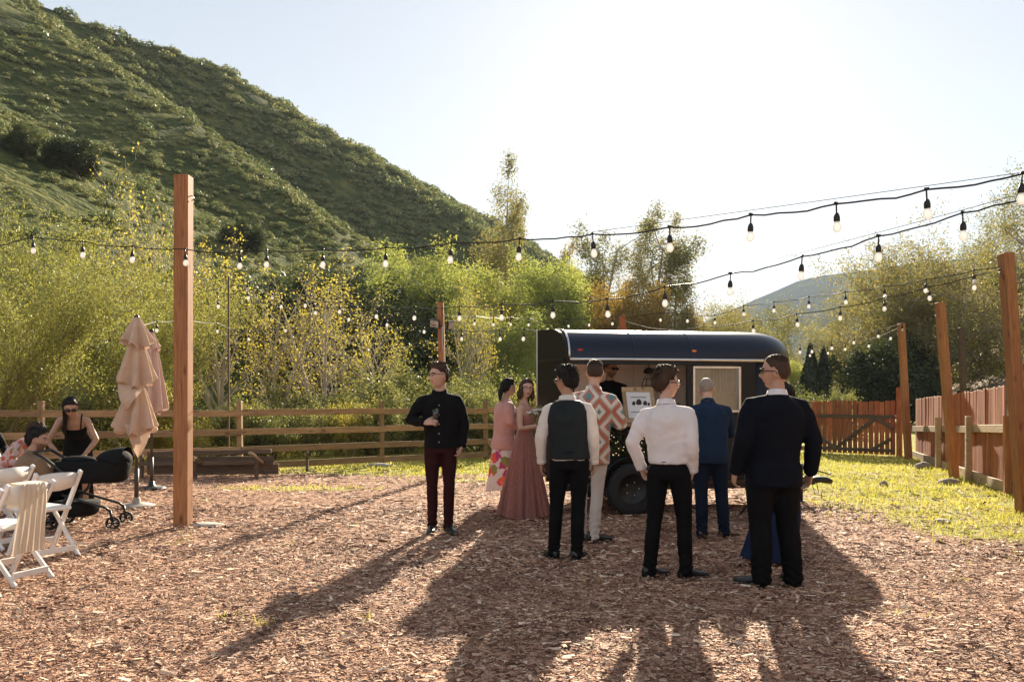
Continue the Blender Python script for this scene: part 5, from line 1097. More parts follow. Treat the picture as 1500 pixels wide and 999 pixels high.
def skirt_fn(nm, mat, rows, nple=22, amp=.25, seed=0, n=150, pw=.8):
    # rows (z, rx, ry, yshift, xshift); pleats grow downward
    def f(root, fin, tm, t1, J):
        zs = [r[0] for r in rows]; z = np.linspace(zs[0], zs[-1], 46); V = []; zt = zs[0]; zb = zs[-1]
        ip = lambda c, zz: np.interp(-zz, [-q for q in zs], [r[c] if len(r) > c else 0 for r in rows])
        a = np.linspace(0, 2*math.pi, n, endpoint=False)
        for zz in z:
            u = (zt-zz)/(zt-zb); w = amp*u**pw; ph = fbm(np.stack([np.cos(a)*1.5+seed, np.sin(a)*1.5, 0*a+u*.6], -1), 2, seed)
            rad = 1+w*(.5*np.sin(a*nple+ph*5)+.35*np.sin(a*nple*.47+2+ph*4)+.5*ph); V.append(np.stack([ip(4, zz)+ip(1, zz)*rad*np.cos(a), ip(3, zz)+ip(2, zz)*rad*np.sin(a), 0*a+zz+.012*np.sin(a*3)*u*(u > .95)], -1))
        V = tm(np.concatenate(V)); i = np.arange(46*n).reshape(46, n); Q = np.stack([i[:-1], np.roll(i, -1, 1)[:-1], np.roll(i, -1, 1)[1:], i[1:]], -1).reshape(-1, 4)
        b = MB(); b.add(V, Q); fin(b, nm, [M[mat]])
    return f
def locks(n, ang0, ang1, z0, length, r=.012, seed=0, drift=(0, 0), spread=.02, rad=.085, sway=.02):
    def f(hb):
        rg = np.random.default_rng(seed)
        for i in range(n):
            a = R(rg.uniform(ang0, ang1)); q = rad*rg.uniform(.85, 1.02); p = np.array([math.cos(a)*q*.85, math.sin(a)*q, z0+rg.uniform(-.02, .03)]); L = length*rg.uniform(.75, 1.05); pts = [p*.9+np.array([0, 0, .03])]; m = 7; rr = [r*.5]
            for j in range(1, m+1):
                u = j/m; pts.append(p+np.array([drift[0]*u+sway*math.sin(u*5+i)*.5+math.cos(a)*spread*u, drift[1]*u+math.sin(a)*spread*u+sway*.3*math.cos(u*6+i*2), -L*u])); rr.append(r*(1.1 if u < .7 else max(.15, (1-u)*3)))
            hb.tube(pts, rr, 6)
    return f
# ------------------------------------------------------------------ the cast
M['c_black'] = cloth('black_shirt_cloth', (.007, .007, .008)); M['c_maroon'] = cloth('maroon_cloth', (.030, .007, .008)); M['c_white'] = cloth('white_shirt_cloth', (.86, .80, .79), .04, trans=.16, bmp=.6); M['c_cream'] = cloth('cream_shirt_cloth', (.76, .68, .61), .05, trans=.10, bmp=.5)
M['c_vest'] = cloth('charcoal_vest_cloth', (.016, .021, .023), .1, .6); M['c_trouser'] = cloth('black_trouser_cloth', (.0055, .0055, .0065)); M['c_navy'] = cloth('navy_suit_cloth', (.0045, .006, .011)); M['c_blue'] = cloth('blue_suit_cloth', (.012, .026, .055)); M['c_bluep'] = cloth('blue_trouser_cloth', (.008, .014, .030)); M['c_jeans'] = cloth('pale_jeans_cloth', (.56, .50, .46), .08)
M['c_tan'] = cloth('tan_jacket_cloth', (.22, .135, .075)); M['c_pink'] = cloth('pink_cardigan_cloth', (.60, .32, .27), .08, bmp=.6, trans=.08); M['c_rose'] = cloth('rose_bodice_cloth', (.36, .145, .115)); M['c_navydress'] = cloth('navy_dress_cloth', (.012, .022, .06)); M['c_tee'] = cloth('black_tee_cloth', (.010, .010, .011)); M['c_dress'] = cloth('black_dress_cloth', (.005, .005, .0055))
def tulle():
    m, nt, b, o = nodes('rose_tulle'); n = noise(nt, coords(nt, (30, 30, 1.2)), 4, 4); r = ramp(nt, [(.3, (.30, .115, .09)), (.7, (.48, .21, .165))]); nt.links.new(n.outputs[0], r.inputs[0]); nt.links.new(r.outputs[0], b.inputs['Base Color']); b.inputs['Roughness'].default_value = .8; b.inputs['Sheen Weight'].default_value = .5
    t = nt.nodes.new('ShaderNodeBsdfTranslucent'); nt.links.new(r.outputs[0], t.inputs[0]); ms = nt.nodes.new('ShaderNodeMixShader'); ms.inputs[0].default_value = .3; nt.links.new(b.outputs[0], ms.inputs[1]); nt.links.new(t.outputs[0], ms.inputs[2]); nt.links.new(ms.outputs[0], o.inputs['Surface']); bump(nt, n.outputs[0], b, .5, .01); return m
M['c_tulle'] = tulle()
def floral(name, base, cols, scale):
    m, nt, b, o = nodes(name); v = coords(nt); nd = noise(nt, v, 14, 2); ad = nt.nodes.new('ShaderNodeVectorMath'); ad.operation = 'MULTIPLY_ADD'; ad.inputs[1].default_value = (.05, .05, .05); nt.links.new(nd.outputs['Color'], ad.inputs[0]); nt.links.new(v, ad.inputs[2])
    vo = nt.nodes.new('ShaderNodeTexVoronoi'); vo.inputs['Scale'].default_value = scale; nt.links.new(ad.outputs[0], vo.inputs['Vector']); sp = nt.nodes.new('ShaderNodeSeparateColor'); nt.links.new(vo.outputs['Color'], sp.inputs[0])
    r = ramp(nt, [(i/len(cols), c) for i, c in enumerate(cols)], 'CONSTANT'); nt.links.new(sp.outputs[0], r.inputs[0])
    v2 = nt.nodes.new('ShaderNodeTexVoronoi'); v2.inputs['Scale'].default_value = scale*3.2; nt.links.new(ad.outputs[0], v2.inputs['Vector']); m2 = nt.nodes.new('ShaderNodeMath'); m2.operation = 'MULTIPLY_ADD'; m2.inputs[1].default_value = .45; nt.links.new(v2.outputs['Distance'], m2.inputs[0]); nt.links.new(vo.outputs['Distance'], m2.inputs[2])
    st = ramp(nt, [(.74, (0, 0, 0)), (.80, (1, 1, 1))]); nt.links.new(m2.outputs[0], st.inputs[0]); fin = mix(nt, r.outputs[0], base, st.outputs[0]); nt.links.new(fin, b.inputs['Base Color']); b.inputs['Roughness'].default_value = .85
    t = nt.nodes.new('ShaderNodeBsdfTranslucent'); nt.links.new(fin, t.inputs[0]); ms = nt.nodes.new('ShaderNodeMixShader'); ms.inputs[0].default_value = .25; nt.links.new(b.outputs[0], ms.inputs[1]); nt.links.new(t.outputs[0], ms.inputs[2]); nt.links.new(ms.outputs[0], o.inputs['Surface']); return m
M['c_floral'] = floral('floral_skirt_cloth', (.75, .68, .62), [(.72, .07, .04), (.80, .16, .05), (.50, .05, .16), (.28, .27, .07), (.78, .10, .07), (.75, .68, .62)], 7.5)
M['c_floral2'] = floral('floral_blouse_cloth', (.78, .60, .60), [(.70, .14, .08), (.72, .35, .25), (.40, .25, .08), (.78, .60, .60)], 16)
def shacket():
    m, nt, b, o = nodes('patterned_shacket_cloth'); tc = nt.nodes.new('ShaderNodeTexCoord'); s = nt.nodes.new('ShaderNodeSeparateXYZ'); nt.links.new(tc.outputs['Object'], s.inputs[0])
    def mth(op, a, c, d=None):
        n = nt.nodes.new('ShaderNodeMath'); n.operation = op
        for i, q in enumerate((a, c, d)):
            if q is None: continue
            if hasattr(q, 'is_linked'): nt.links.new(q, n.inputs[i])
            else: n.inputs[i].default_value = q
        return n.outputs[0]
    tri = mth('PINGPONG', mth('ADD', s.outputs[0], 5.03), .115)                # diamonds across the back
    stair = mth('MULTIPLY', mth('FLOOR', mth('MULTIPLY', tri, 85.0), 0), 1/85.0)  # stepped edges
    zq = mth('MULTIPLY', mth('FLOOR', mth('MULTIPLY', s.outputs[2], 62.0), 0), 1/62.0); saw = mth('PINGPONG', s.outputs[2], .008)
    dz = mth('PINGPONG', mth('ADD', zq, .06), .155)
    f = mth('MULTIPLY', mth('ADD', mth('DIVIDE', mth('ADD', tri, mth('MULTIPLY', saw, 1.3)), .125), mth('DIVIDE', dz, .155)), .5)
    cr, tn, ru, te, gr, rd = (.66, .58, .50), (.36, .25, .19), (.48, .13, .06), (.10, .22, .23), (.27, .23, .19), (.50, .055, .03)
    r = ramp(nt, [(0, te), (.16, gr), (.22, rd), (.28, cr), (.46, tn), (.53, ru), (.62, rd), (.66, gr), (.72, cr), (.88, te)], 'CONSTANT'); nt.links.new(f, r.inputs[0])
    nt.links.new(r.outputs[0], b.inputs['Base Color']); b.inputs['Roughness'].default_value = .9; b.inputs['Sheen Weight'].default_value = .4; n = noise(nt, coords(nt), 130, 3); bump(nt, n.outputs[0], b, .35, .006); return m
M['c_shacket'] = shacket()
def sandals(mat='white_resin', heel=False):
    def f(root, fin, tm, t1, J):
        for i, an in enumerate(J['an']):
            b = MB(); b.box((0, -.075, .006), (.075, .25, .014), bevel=.005)
            b.tube([(.042, -.10, .012), (.03, -.105, .062), (0, -.11, .072), (-.03, -.105, .062), (-.042, -.10, .012)], [.008]*5, 6); b.tube([(.036, .01, .03), (.03, -.03, .085), (0, -.055, .098), (-.03, -.03, .085), (-.036, .01, .03)], [.006]*5, 6)
            if heel: b.box((0, .03, -.02), (.05, .05, .06))
            b.xf(Matrix.Translation((an[0], an[1], 0)) @ Matrix.Rotation(J.get('yaw', [0, 0])[i], 4, 'Z')); fin(b, 'sandal', [M[mat]])
    return f
def bodice(mat, z0=.98, z1=1.33, w=1.0, straps=True, nm='bodice'):
    def f(root, fin, tm, t1, J):
        b = MB(); rows = [(z0, .150, .108), (1.06, .128, .096), (1.14, .128, .098, -.004), (1.22, .140, .112, -.012), (1.29, .146, .116, -.014), (z1, .142, .102, -.008)]
        sect(b, [(r[0], r[1]*w, r[2]*w)+tuple(r[3:]) for r in rows], tm=tm); V, Q = remesh(b, .010, 3); V = wrinkle(V, Q, .002, 3); g = MB(); g.add(V, Q); fin(g, nm, [M[mat]])
        if straps:
            for s in (-1, 1):
                b = MB(); b.tube([t1(p) for p in ((s*.085, -.105, 1.32), (s*.095, -.085, 1.42), (s*.10, -.03, 1.485), (s*.10, .05, 1.475), (s*.085, .095, 1.38), (s*.075, .10, 1.32))], [(.008, .004)]*6, 6); fin(b, 'strap', [M[mat]])
    return f
def vest_fn(mat):
    def f(root, fin, tm, t1, J):
        q = J['broad']; d = J['dep']; b = MB(); sect(b, [(.945, .186*q, .138*d, .004), (1.02, .186*q, .140*d), (1.10, .182*q, .138*d), (1.22, .193*q, .146*d, .002), (1.32, .196*q, .150*d, .004), (1.39, .180*q, .140*d, .008), (1.45, .158*q, .116*d, .010), (1.495, .110*q, .096*d, .016)], e=2.5, tm=tm)
        V, Q = remesh(b, .0115, 3); V = wrinkle(V, Q, .003, 8); g = MB(); g.add(V, Q); fin(g, 'vest', [M[mat]])
        b = MB(); b.box((0, .146*d, 1.02), (.12, .006, .022), bevel=.002); b.box((0, .150*d, 1.02), (.03, .006, .03), bevel=.002); b.tube([(0, .148*d, 1.01), (0, .146*d, .955)], [.004]*2, 6); fin(b, 'cinch_strap', [M[mat]])
    return f
SHORT = (.024, .007, .0, 0); BUZZ = (.008, .003, 0, 0); FULL = (.030, .014, .01, 0)
def at(px, py): g = GY(px, py); return g.x, g.y
X, Y = at(643, 778)
def buttons(zs, y=-.128, mat='bulb'):
    def f(root, fin, tm, t1, J):
        for z in zs:
            b = MB(); b.ell((0, y*J['dep'], z), (.006, .003, .006), 8); b.xf(Matrix.Translation(Vector((0, 0, 0)))); fin(b, 'button', [M['white_resin']])
    return f
person('man in black shirt and dark maroon trousers holding a short glass', X, Y, 1.86, .10, 'skin_light', 'hair_brown', (.026, .008, 0, 0), ('shirt', 'c_black', .90, dict(collar='c_black', cuff='c_black', ease=.012, flare=.006)), ('trousers', 'c_maroon', 1.0, .92), 'leather_black',
    dict(hyaw=-58, hroll=-3, side=-1.5, hip=(.02, 0, 0), el=[(-.31, .02, 1.19), (.275, .03, 1.15)], wr=[(-.150, -.20, 1.18), (.245, -.02, .91)], hd=[(1, -.25, .08), (-.35, -.25, -1)], palm=[(.1, .3, -.2), (-1, 0, 0)], curl=[.42, .5], an=[(-.07, .015), (.10, -.05)], yaw=[-.12, .35]), sung=False, seed=3, extra=dict(fn=buttons((1.36, 1.26, 1.16, 1.06, .97))), broad=1.06)
X, Y = at(738, 741)
person('woman in pink cardigan and red floral skirt with dark ponytail', X, Y, 1.76, 1.95, 'skin_light', 'hair_black', (.014, .010, .004, 0), ('cardigan', 'c_pink', .80, dict(ease=.028, flare=.03, name='cardigan', bust=1)), None, None,
    dict(hyaw=14, hroll=4, lean=4, el=[(-.20, -.02, 1.19), (.20, -.02, 1.19)], wr=[(-.07, -.22, 1.12), (.07, -.22, 1.12)], hd=[(.6, -.7, .2), (-.6, -.7, .2)], palm=[(0, .3, -1), (0, .3, -1)], an=[(-.07, .05), (.07, -.04)], yaw=[-.1, .15]), fem=True, bare_leg=True, seed=4,
    extra=dict(hair=locks(14, 75, 105, .045, .25, .014, 3, (0, .05), .0, .11, .015), fn=lambda *a: (skirt_fn('skirt', 'c_floral', [(.98, .13, .10), (.84, .155, .13), (.78, .20, .17), (.24, .29, .24)], 9, .13, 2, pw=1.6)(*a), sandals()(*a))))

X, Y = at(768, 756)
def gown(*a):
    bodice('c_rose', 1.0, 1.33)(*a); skirt_fn('skirt', 'c_tulle', [(1.12, .125, .095), (1.0, .165, .125), (.8, .20, .165), (.4, .27, .25), (.02, .335, .32)], 21, .20, 5, n=200)(*a)
person('woman in long dusty rose tulle gown holding white flowers', X, Y, 1.72, 1.15, 'skin_light', 'hair_brown', (.016, .016, .012, 0), None, None, None,
    dict(hyaw=-52, hroll=6, side=2, el=[(-.20, -.03, 1.16), (.20, -.03, 1.16)], wr=[(-.07, -.26, 1.20), (.07, -.26, 1.18)], hd=[(.5, -.8, .2), (-.5, -.8, .2)], palm=[(.8, 0, -.3), (-.8, 0, -.3)], curl=[.55, .55]), fem=True, bare_arm=True, sung=False, seed=6,
    extra=dict(hair=lambda hb: (locks(26, -35, 215, .0, .155, .016, 7, (0, .01), .035, .088, .03)(hb)), fn=gown))
X, Y = at(831, 819)
person('man seen from behind in charcoal vest over a cream dress shirt', X, Y, 1.76, R(180)-.12, 'skin_tan', 'hair_black', (.030, .009, .006, 0), ('shirt', 'c_cream', .93, dict(collar='c_cream', cuff='c_cream', ease=.008, wr=.006)), ('trousers', 'c_trouser', .98, 1.0, True), 'leather_black',
    dict(hyaw=50, hroll=4, side=2, hip=(-.02, 0, 0), el=[(-.245, .05, 1.15), (.245, .05, 1.15)], wr=[(-.250, -.03, .90), (.245, -.03, .90)], an=[(-.09, .0), (.13, -.05)], yaw=[-.35, .45]), sung=False, seed=9, broad=1.04, girth=1.08, extra=dict(fn=vest_fn('c_vest')))
X, Y = at(868, 792)
person('man with buzzed fade in zigzag patterned shacket and pale jeans', X, Y, 1.88, R(180)-.25, 'skin_light', 'hair_brown', (.012, .001, .0, 0), ('shacket', 'c_shacket', .76, dict(ease=.022, collar='c_shacket', flare=.004, wr=.005, name='shacket')), ('trousers', 'c_jeans', .98, .92), 'leather_black',
    dict(hyaw=10, hpitch=9, side=-2.5, lean=5, hip=(.02, 0, 0), el=[(-.28, -.02, 1.15), (.24, .0, 1.15)], wr=[(-.17, -.26, 1.20), (.16, -.26, 1.16)], hd=[(.3, -1, .1), (-.3, -1, .1)], palm=[(.5, 0, -1), (-.5, 0, -1)], an=[(-.02, .03), (.13, -.10)], yaw=[-.9, .1]), seed=10, broad=1.06)
X, Y = at(975, 845)
person('man in white dress shirt and black trousers wearing sunglasses, seen from behind', X, Y, 1.72, R(180)-.42, 'skin_light', 'hair_brown', (.036, .009, .006, 0), ('shirt', 'c_white', .985, dict(collar='c_white', cuff='c_white', ease=.014, wr=.007)), ('trousers', 'c_trouser', 1.0, 1.0, True), 'leather_black',
    dict(hyaw=-48, hroll=-3, side=2.5, hip=(-.03, 0, 0), el=[(-.245, .09, 1.15), (.275, .09, 1.16)], wr=[(-.225, -.03, .92), (.215, -.02, .93)], hd=[(.25, -.3, -1), (-.2, -.3, -1)], hands=(1, 1), curl=[.5, .5], an=[(-.17, -.05), (.13, .03)], yaw=[-.75, -.55]), sung=True, seed=12, broad=1.05, girth=1.05)
X, Y = at(1040, 786)
person('bald man in blue suit leaning toward the trailer window', X, Y, 1.74, R(180)-.05, 'skin_light', 'hair_grey', (.003, .002, 0, 0), ('jacket', 'c_blue', .82, dict(ease=.020, collar='c_blue', wr=.004, name='suit_jacket', flare=.008)), ('trousers', 'c_bluep', .98, 1.06), 'leather_brown',
    dict(lean=17, hip=(0, .03, 0), hpitch=12, hyaw=-12, el=[(-.27, -.20, 1.14), (.27, -.20, 1.14)], wr=[(-.15, -.42, 1.10), (.15, -.42, 1.10)], hd=[(.3, -1, 0), (-.3, -1, 0)], palm=[(0, 0, -1), (0, 0, -1)], an=[(-.15, .02), (.10, .05)], yaw=[-.9, -.1]), seed=14, broad=1.12, girth=1.12)
X, Y = at(1136, 856)
person('broad man in dark navy suit and sunglasses seen from behind', X, Y, 1.81, R(180)+.12, 'skin_mid', 'hair_brown', (.007, .001, 0, 0), ('jacket', 'c_navy', .78, dict(ease=.030, collar='c_white', wr=.004, name='suit_jacket', flare=.02)), ('trousers', 'c_trouser', .98, 1.28), 'leather_black',
    dict(hyaw=52, hroll=3, side=-2, lean=-2, hip=(.02, 0, 0), el=[(-.29, .06, 1.13), (.295, .06, 1.14)], wr=[(-.30, -.02, .87), (.31, -.05, .88)], hd=[(.1, -.15, -1), (.05, -.35, -1)], palm=[(1, 0, 0), (-1, 0, 0)], curl=[.4, .45], an=[(-.13, .02), (.12, .0)], yaw=[-.1, .85], hs=1.04), sung=True, seed=16, broad=1.15, girth=1.18)
X, Y = at(1135, 826)
def ndress(*a):
    bodice('c_navydress', 1.0, 1.40, 1.02)(*a); skirt_fn('skirt', 'c_navydress', [(1.12, .13, .10), (1.0, .165, .125), (.8, .20, .16), (.45, .24, .23, -.06), (.06, .26, .29, -.16)], 8, .12, 9)(*a); sandals('leather_black')(*a)
    b = MB()
    for q in range(4): b.ell((.06-.02*q, .09, 1.70-.012*(q % 2)), (.017, .010, .015), 8)
    a[1](b, 'hair_clip', [M['lens_clear2']])
M['lens_clear2'] = plain('pale_clip', (.55, .62, .70), .3)
person('dark haired woman in navy dress standing behind the broad man in navy', X+.10, Y+.12, 1.62, -1.2, 'skin_mid', 'hair_black', (.022, .022, .02, 0), None, None, None,
    dict(hyaw=-20, el=[(-.2, -.05, 1.16), (.2, -.05, 1.16)], wr=[(-.1, -.22, 1.1), (.1, -.22, 1.1)], an=[(-.04, -.31), (.06, -.02)], yaw=[.2, .1]), fem=True, bare_arm=True, bare_leg=True, seed=17, extra=dict(hair=locks(22, 0, 180, .0, .30, .018, 5, (0, .02), .03, .09, .02), fn=ndress))
TR0 = Vector((.73, 10.05, 0)); TRA = math.atan2(.40, 2.45)
person('bartender in black v neck tee standing inside the trailer', 1.35, 10.98, 1.72, .15, 'skin_tan', 'hair_brown', SHORT, ('tee', 'c_tee', .88, dict(sleeve='short', ease=.012, name='tee_shirt')), ('trousers', 'c_trouser', 1.0, 1.0), 'leather_black',
    dict(hyaw=25, hpitch=8, el=[(-.28, -.02, 1.17), (.29, -.02, 1.17)], wr=[(-.16, -.22, 1.00), (.2, -.18, .98)], hd=[(.4, -.8, -.3), (-.2, -.8, -.4)], palm=[(0, 0, -1), (0, 0, -1)], curl=[.5, .5]), beard='s', sung=True, bare_arm=True, seed=18, z0=.29, broad=1.1, girth=1.05)
X, Y = at(112, 757)
def bdress(*a):
    bodice('c_dress', .98, 1.32)(*a); skirt_fn('skirt', 'c_dress', [(1.10, .13, .10), (.98, .165, .125), (.8, .175, .14), (.45, .17, .15, 0), (.13, .19, .17, 0)], 6, .10, 4)(*a); sandals('leather_black')(*a)
person('woman in black sleeveless dress bending over the stroller', X, Y, 1.70, .35, 'skin_mid', 'hair_black', (.016, .016, .014, 0), None, None, None,
    dict(lean=44, hip=(0, .10, 0), hpitch=8, hyaw=8, el=[(-.29, -.26, 1.02), (.27, -.26, 1.03)], wr=[(-.13, -.40, .84), (.15, -.42, .84)], hd=[(.5, -.6, -.5), (-.2, -.6, -.6)], palm=[(.2, .2, -1), (-.2, .2, -1)], an=[(-.07, .05), (.10, -.02)], yaw=[-.1, .1]), fem=True, bare_arm=True, bare_leg=True, sung=True, seed=20,
    extra=dict(hair=lambda hb: (locks(16, 150, 200, .02, .46, .013, 3, (.0, -.03), .015, .088, .02)(hb), locks(14, 30, 150, .0, .26, .014, 4, (-.01, .0), .01, .088, .02)(hb)), fn=bdress))
X, Y = at(48, 772)
person('dark haired man in tan jacket crouching beside the stroller', X, Y, 1.76, R(180)-.55, 'skin_mid', 'hair_black', (.030, .010, .008, 0), ('jacket', 'c_tan', .82, dict(ease=.018, collar='c_tan', wr=.005, name='jacket')), ('trousers', 'c_trouser', .98, 1.05), 'leather_black',
    dict(lean=10, hip=(0, .10, -.64), hyaw=-42, el=[(-.27, -.10, .56), (.28, -.10, .56)], wr=[(-.16, -.34, .58), (.18, -.34, .58)], hd=[(.2, -1, 0), (-.2, -1, 0)], palm=[(0, 0, -1), (0, 0, -1)], kn=[(-.15, -.36, .42), (.16, -.32, .16)], an=[(-.14, -.20), (.14, .16, .13)], yaw=[-.1, .1]), beard='s', seed=21, broad=1.08, girth=1.1)
X, Y = at(6, 752)
person('seated person in white and pink floral blouse leaning forward', X, Y, 1.68, 1.5, 'skin_light', 'hair_brown', FULL, ('blouse', 'c_floral2', .92, dict(ease=.015, name='blouse')), ('trousers', 'c_trouser', .98, 1.0), 'leather_black',
    dict(lean=38, hip=(0, 0, -.39), el=[(-.24, -.30, .73), (.24, -.30, .73)], wr=[(-.12, -.45, .63), (.12, -.45, .63)], hd=[(.3, -1, 0), (-.3, -1, 0)], palm=[(0, 0, -1), (0, 0, -1)], kn=[(-.12, -.44, .57), (.12, -.44, .57)], an=[(-.12, -.40), (.12, -.40)]), fem=True, seed=22)
X, Y = at(-22, 738)
person('seated person with dark curly hair in black top with white trim', X, Y, 1.70, 1.1, 'skin_tan', 'hair_black', (.050, .045, .035, 0), ('top', 'c_black', .92, dict(ease=.012, collar='c_white', name='top')), ('trousers', 'c_trouser', .98, 1.0), 'leather_black',
    dict(hip=(0, 0, -.36), el=[(-.24, -.08, .82), (.24, -.08, .82)], wr=[(-.12, -.34, .74), (.12, -.34, .74)], hd=[(.3, -1, 0), (-.3, -1, 0)], palm=[(0, 0, -1), (0, 0, -1)], kn=[(-.12, -.44, .58), (.12, -.44, .58)], an=[(-.12, -.40), (.12, -.40)]), fem=True, seed=23)
# ------------------------------------------------------------------ props
M['canvas'] = cloth('umbrella_canvas', (.64, .48, .36), .1, trans=.18); M['canvas2'] = cloth('umbrella_canvas_pink', (.64, .46, .39), .1, trans=.18); M['pole_brown'] = plain('umbrella_pole', (.055, .04, .032), .45)
def umbrella(px, py, h, mat, label, tiers, ln, rz=0, base=0):
    g = GY(px, py); e = empty('closed_umbrella', g, rz); tag(e, label, 'umbrella')
    b = MB(); b.tube([(0, 0, .05), (0, 0, h-.05)], [.021, .021], 12); b.tube([(0, 0, .04), (0, 0, .52)], [.030, .030], 12); b.build('pole', M['pole_brown'], e)
    b = MB(); b.lathe([(.022, h-.08), (.030, h-.06), (.036, h-.03), (.030, h), (.001, h+.012)], 14); b.build('finial', M['black_metal'], e)
    n = 120; a = np.linspace(0, 2*math.pi, n, endpoint=False)
    for (z1, z0, r1, r0, tw, nf) in tiers:
        V = []; m = 26
        for i in range(m):
            u = i/(m-1); r = r1+(r0-r1)*u**.75; fold = .14+.26*u; ph = tw*u
            rad = r*(1+fold*np.sin(a*nf+ph+1.2*np.sin(a*2))+.12*u*np.sin(a*3+tw*2)); zz = z1+(z0-z1)*u+(.035*np.sin(a*nf+ph)+.05*np.sin(a*2+tw))*u**3
            if i == m-1: rad = rad*.93
            V.append(np.stack([rad*np.cos(a), rad*np.sin(a), zz], -1))
        i = np.arange(m*n).reshape(m, n); Q = np.stack([i[:-1], np.roll(i, -1, 1)[:-1], np.roll(i, -1, 1)[1:], i[1:]], -1).reshape(-1, 4); b = MB(); b.add(np.concatenate(V), Q); b.build('canopy', M[mat], e)
    if ln:                                # loose corner flaps
        for (ang, z1, w, l, tilt) in ln:
            b = MB(); ca, sa = math.cos(ang), math.sin(ang); V = []; m = 8
            for i in range(m):
                u = i/(m-1); ww = w*(1-u)**.8+.004; r = .13+tilt*math.sin(u*2.2); 
                for k in range(5): q = (k-2)/2; V.append((ca*(r+.02*math.cos(q*3))-sa*q*ww, sa*(r+.02*math.cos(q*3))+ca*q*ww, z1-l*u-.05*q*(1-u)))
            b.add(V, [(i*5+k, i*5+k+1, i*5+k+6, i*5+k+5) for i in range(m-1) for k in range(4)]); b.build('canopy_flap', M[mat], e)
    b = MB(); b.lathe([(.001, .0), (.235, .0), (.24, .015), (.20, .035), (.06, .055), (.045, .12), (.03, .13)], 8 if base else 28); b.build('base', M['black_metal'] if base else M['concrete'], e)
umbrella(200, 742, 2.62, 'canvas', 'tan closed umbrella bunched in tiers with pale round base', [(2.60, 2.20, .028, .175, .5, 7), (2.24, 1.66, .080, .195, 1.3, 8), (1.70, 1.02, .065, .225, 2.2, 8)], [(-1.3, 1.10, .17, .42, .05), (-2.1, 1.66, .20, .34, .10), (.6, 1.1, .12, .16, .04)], .3)
umbrella(222, 716, 2.62, 'canvas2', 'pinkish closed umbrella hanging smooth with dark octagonal base', [(2.58, 2.30, .025, .11, .3, 8), (2.32, 1.30, .075, .195, .8, 9)], None, .8, 1)
# white folding chairs
def chair_proto():
    e = empty('folding_chair')
    def bar(nm, p, q, w, d, par=e):
        p, q = Vector(p), Vector(q); b = MB(); b.box((0, 0, 0), (w, d, (q-p).length), bevel=.006); o = b.build(nm, M['white_resin'], par, False); o.location = (p+q)/2; o.rotation_euler = (q-p).to_track_quat('Z', 'X').to_euler(); o.rotation_euler = Matrix(((1, 0, 0), (0, 1, 0), (0, 0, 1))).to_euler(); v = q-p; o.rotation_euler = (-math.atan2(v.y, v.z), 0, 0); return o
    for s in (-1, 1):
        bar('back_leg', (s*.205, -.27, .80), (s*.205, .20, .0), .030, .045) ; bar('front_leg', (s*.170, .13, .43), (s*.170, -.30, .0), .028, .038)
    b = MB(); V = []; n = 11
    for j in range(n):
        x = -.19+.38*j/(n-1); c = .035*(1-(x/.19)**2)
        for z, yo in ((.62+.03*(x/.19)**2, 0), (.795-.02*(x/.19)**2, -.075)):
            for t in (-.007, .007): V.append((x, -.175-c+yo+t, z))
    F = []
    for j in range(n-1): k = j*4; F += [(k, k+4, k+6, k+2), (k+1, k+3, k+7, k+5), (k+2, k+6, k+7, k+3), (k, k+1, k+5, k+4)]
    F += [(0, 2, 3, 1), (4*n-4, 4*n-3, 4*n-1, 4*n-2)]; b.add(V, F); b.build('backrest', M['white_resin'], e, True, True)
    b = MB(); b.box((0, .03, .445), (.37, .40, .035), bevel=.012); b.box((0, .03, .466), (.31, .34, .012), bevel=.004); b.build('seat', M['white_resin'], e, False)
    for y, z, w in ((-.255, .05, .32), (.145, .09, .39)):
        b = MB(); b.box((0, y, z+.03), (w, .022, .05), bevel=.004); b.build('stretcher', M['white_resin'], e, False)
    return e
ch = chair_proto()
spots = [((62, 815), 1.05, 'white folding chair standing free, nearest the crouching man'), ((10, 850), 1.25, 'white folding chair with a cream cloth over its back'), ((-8, 800), 1.3, 'white folding chair behind the one with the cream cloth'), ((-75, 880), 1.2, 'white folding chair almost wholly past the edge of the chair row'), ((6, 752), 1.5+math.pi, 'white folding chair under the person in the floral blouse'), ((-22, 738), 1.1+math.pi, 'white folding chair under the person with curly hair')]
for i, ((px, py), rz, lab) in enumerate(spots):
    c = ch if i == 0 else copy_tree(ch); g = GY(px, py); c.location = (g.x, g.y, .004); c.rotation_euler = (0, 0, rz); tag(c, lab, 'chair', 'white folding chairs by the table')
cc = bpy.data.objects['folding_chair.001'] if 'folding_chair.001' in bpy.data.objects else None
M['drape'] = cloth('cream_drape_cloth', (.72, .62, .50), .05, trans=.2)
b = MB(); V = []; nx, nz = 22, 24
for i in range(nz):
    u = i/(nz-1); s = u*1.35-.30           # over the backrest: front flap then long back fall
    for j in range(nx):
        q = j/(nx-1)*2-1; w = .115*(1+.25*max(0, s)); f = .018*math.sin(j*1.5+u*2)*(max(0, s)+.15)
        if s < 0: y, z = -.215+.04*math.cos(s*3)+.0-s*.18, .80+s*1.0*.7
        else: y, z = -.285-.02*math.sin(min(s*6, 1.57))+f+.05*s, .815-s*.55
        V.append((q*w, y, z))
b.add(V, [(i*nx+j, i*nx+j+1, (i+1)*nx+j+1, (i+1)*nx+j) for i in range(nz-1) for j in range(nx-1)]); o = b.build('draped_cloth', M['drape']); g = GY(10, 850); o.location = (g.x, g.y, .012); o.rotation_euler = (0, 0, 1.25); tag(o, 'cream cloth draped over a white folding chair', 'cloth')
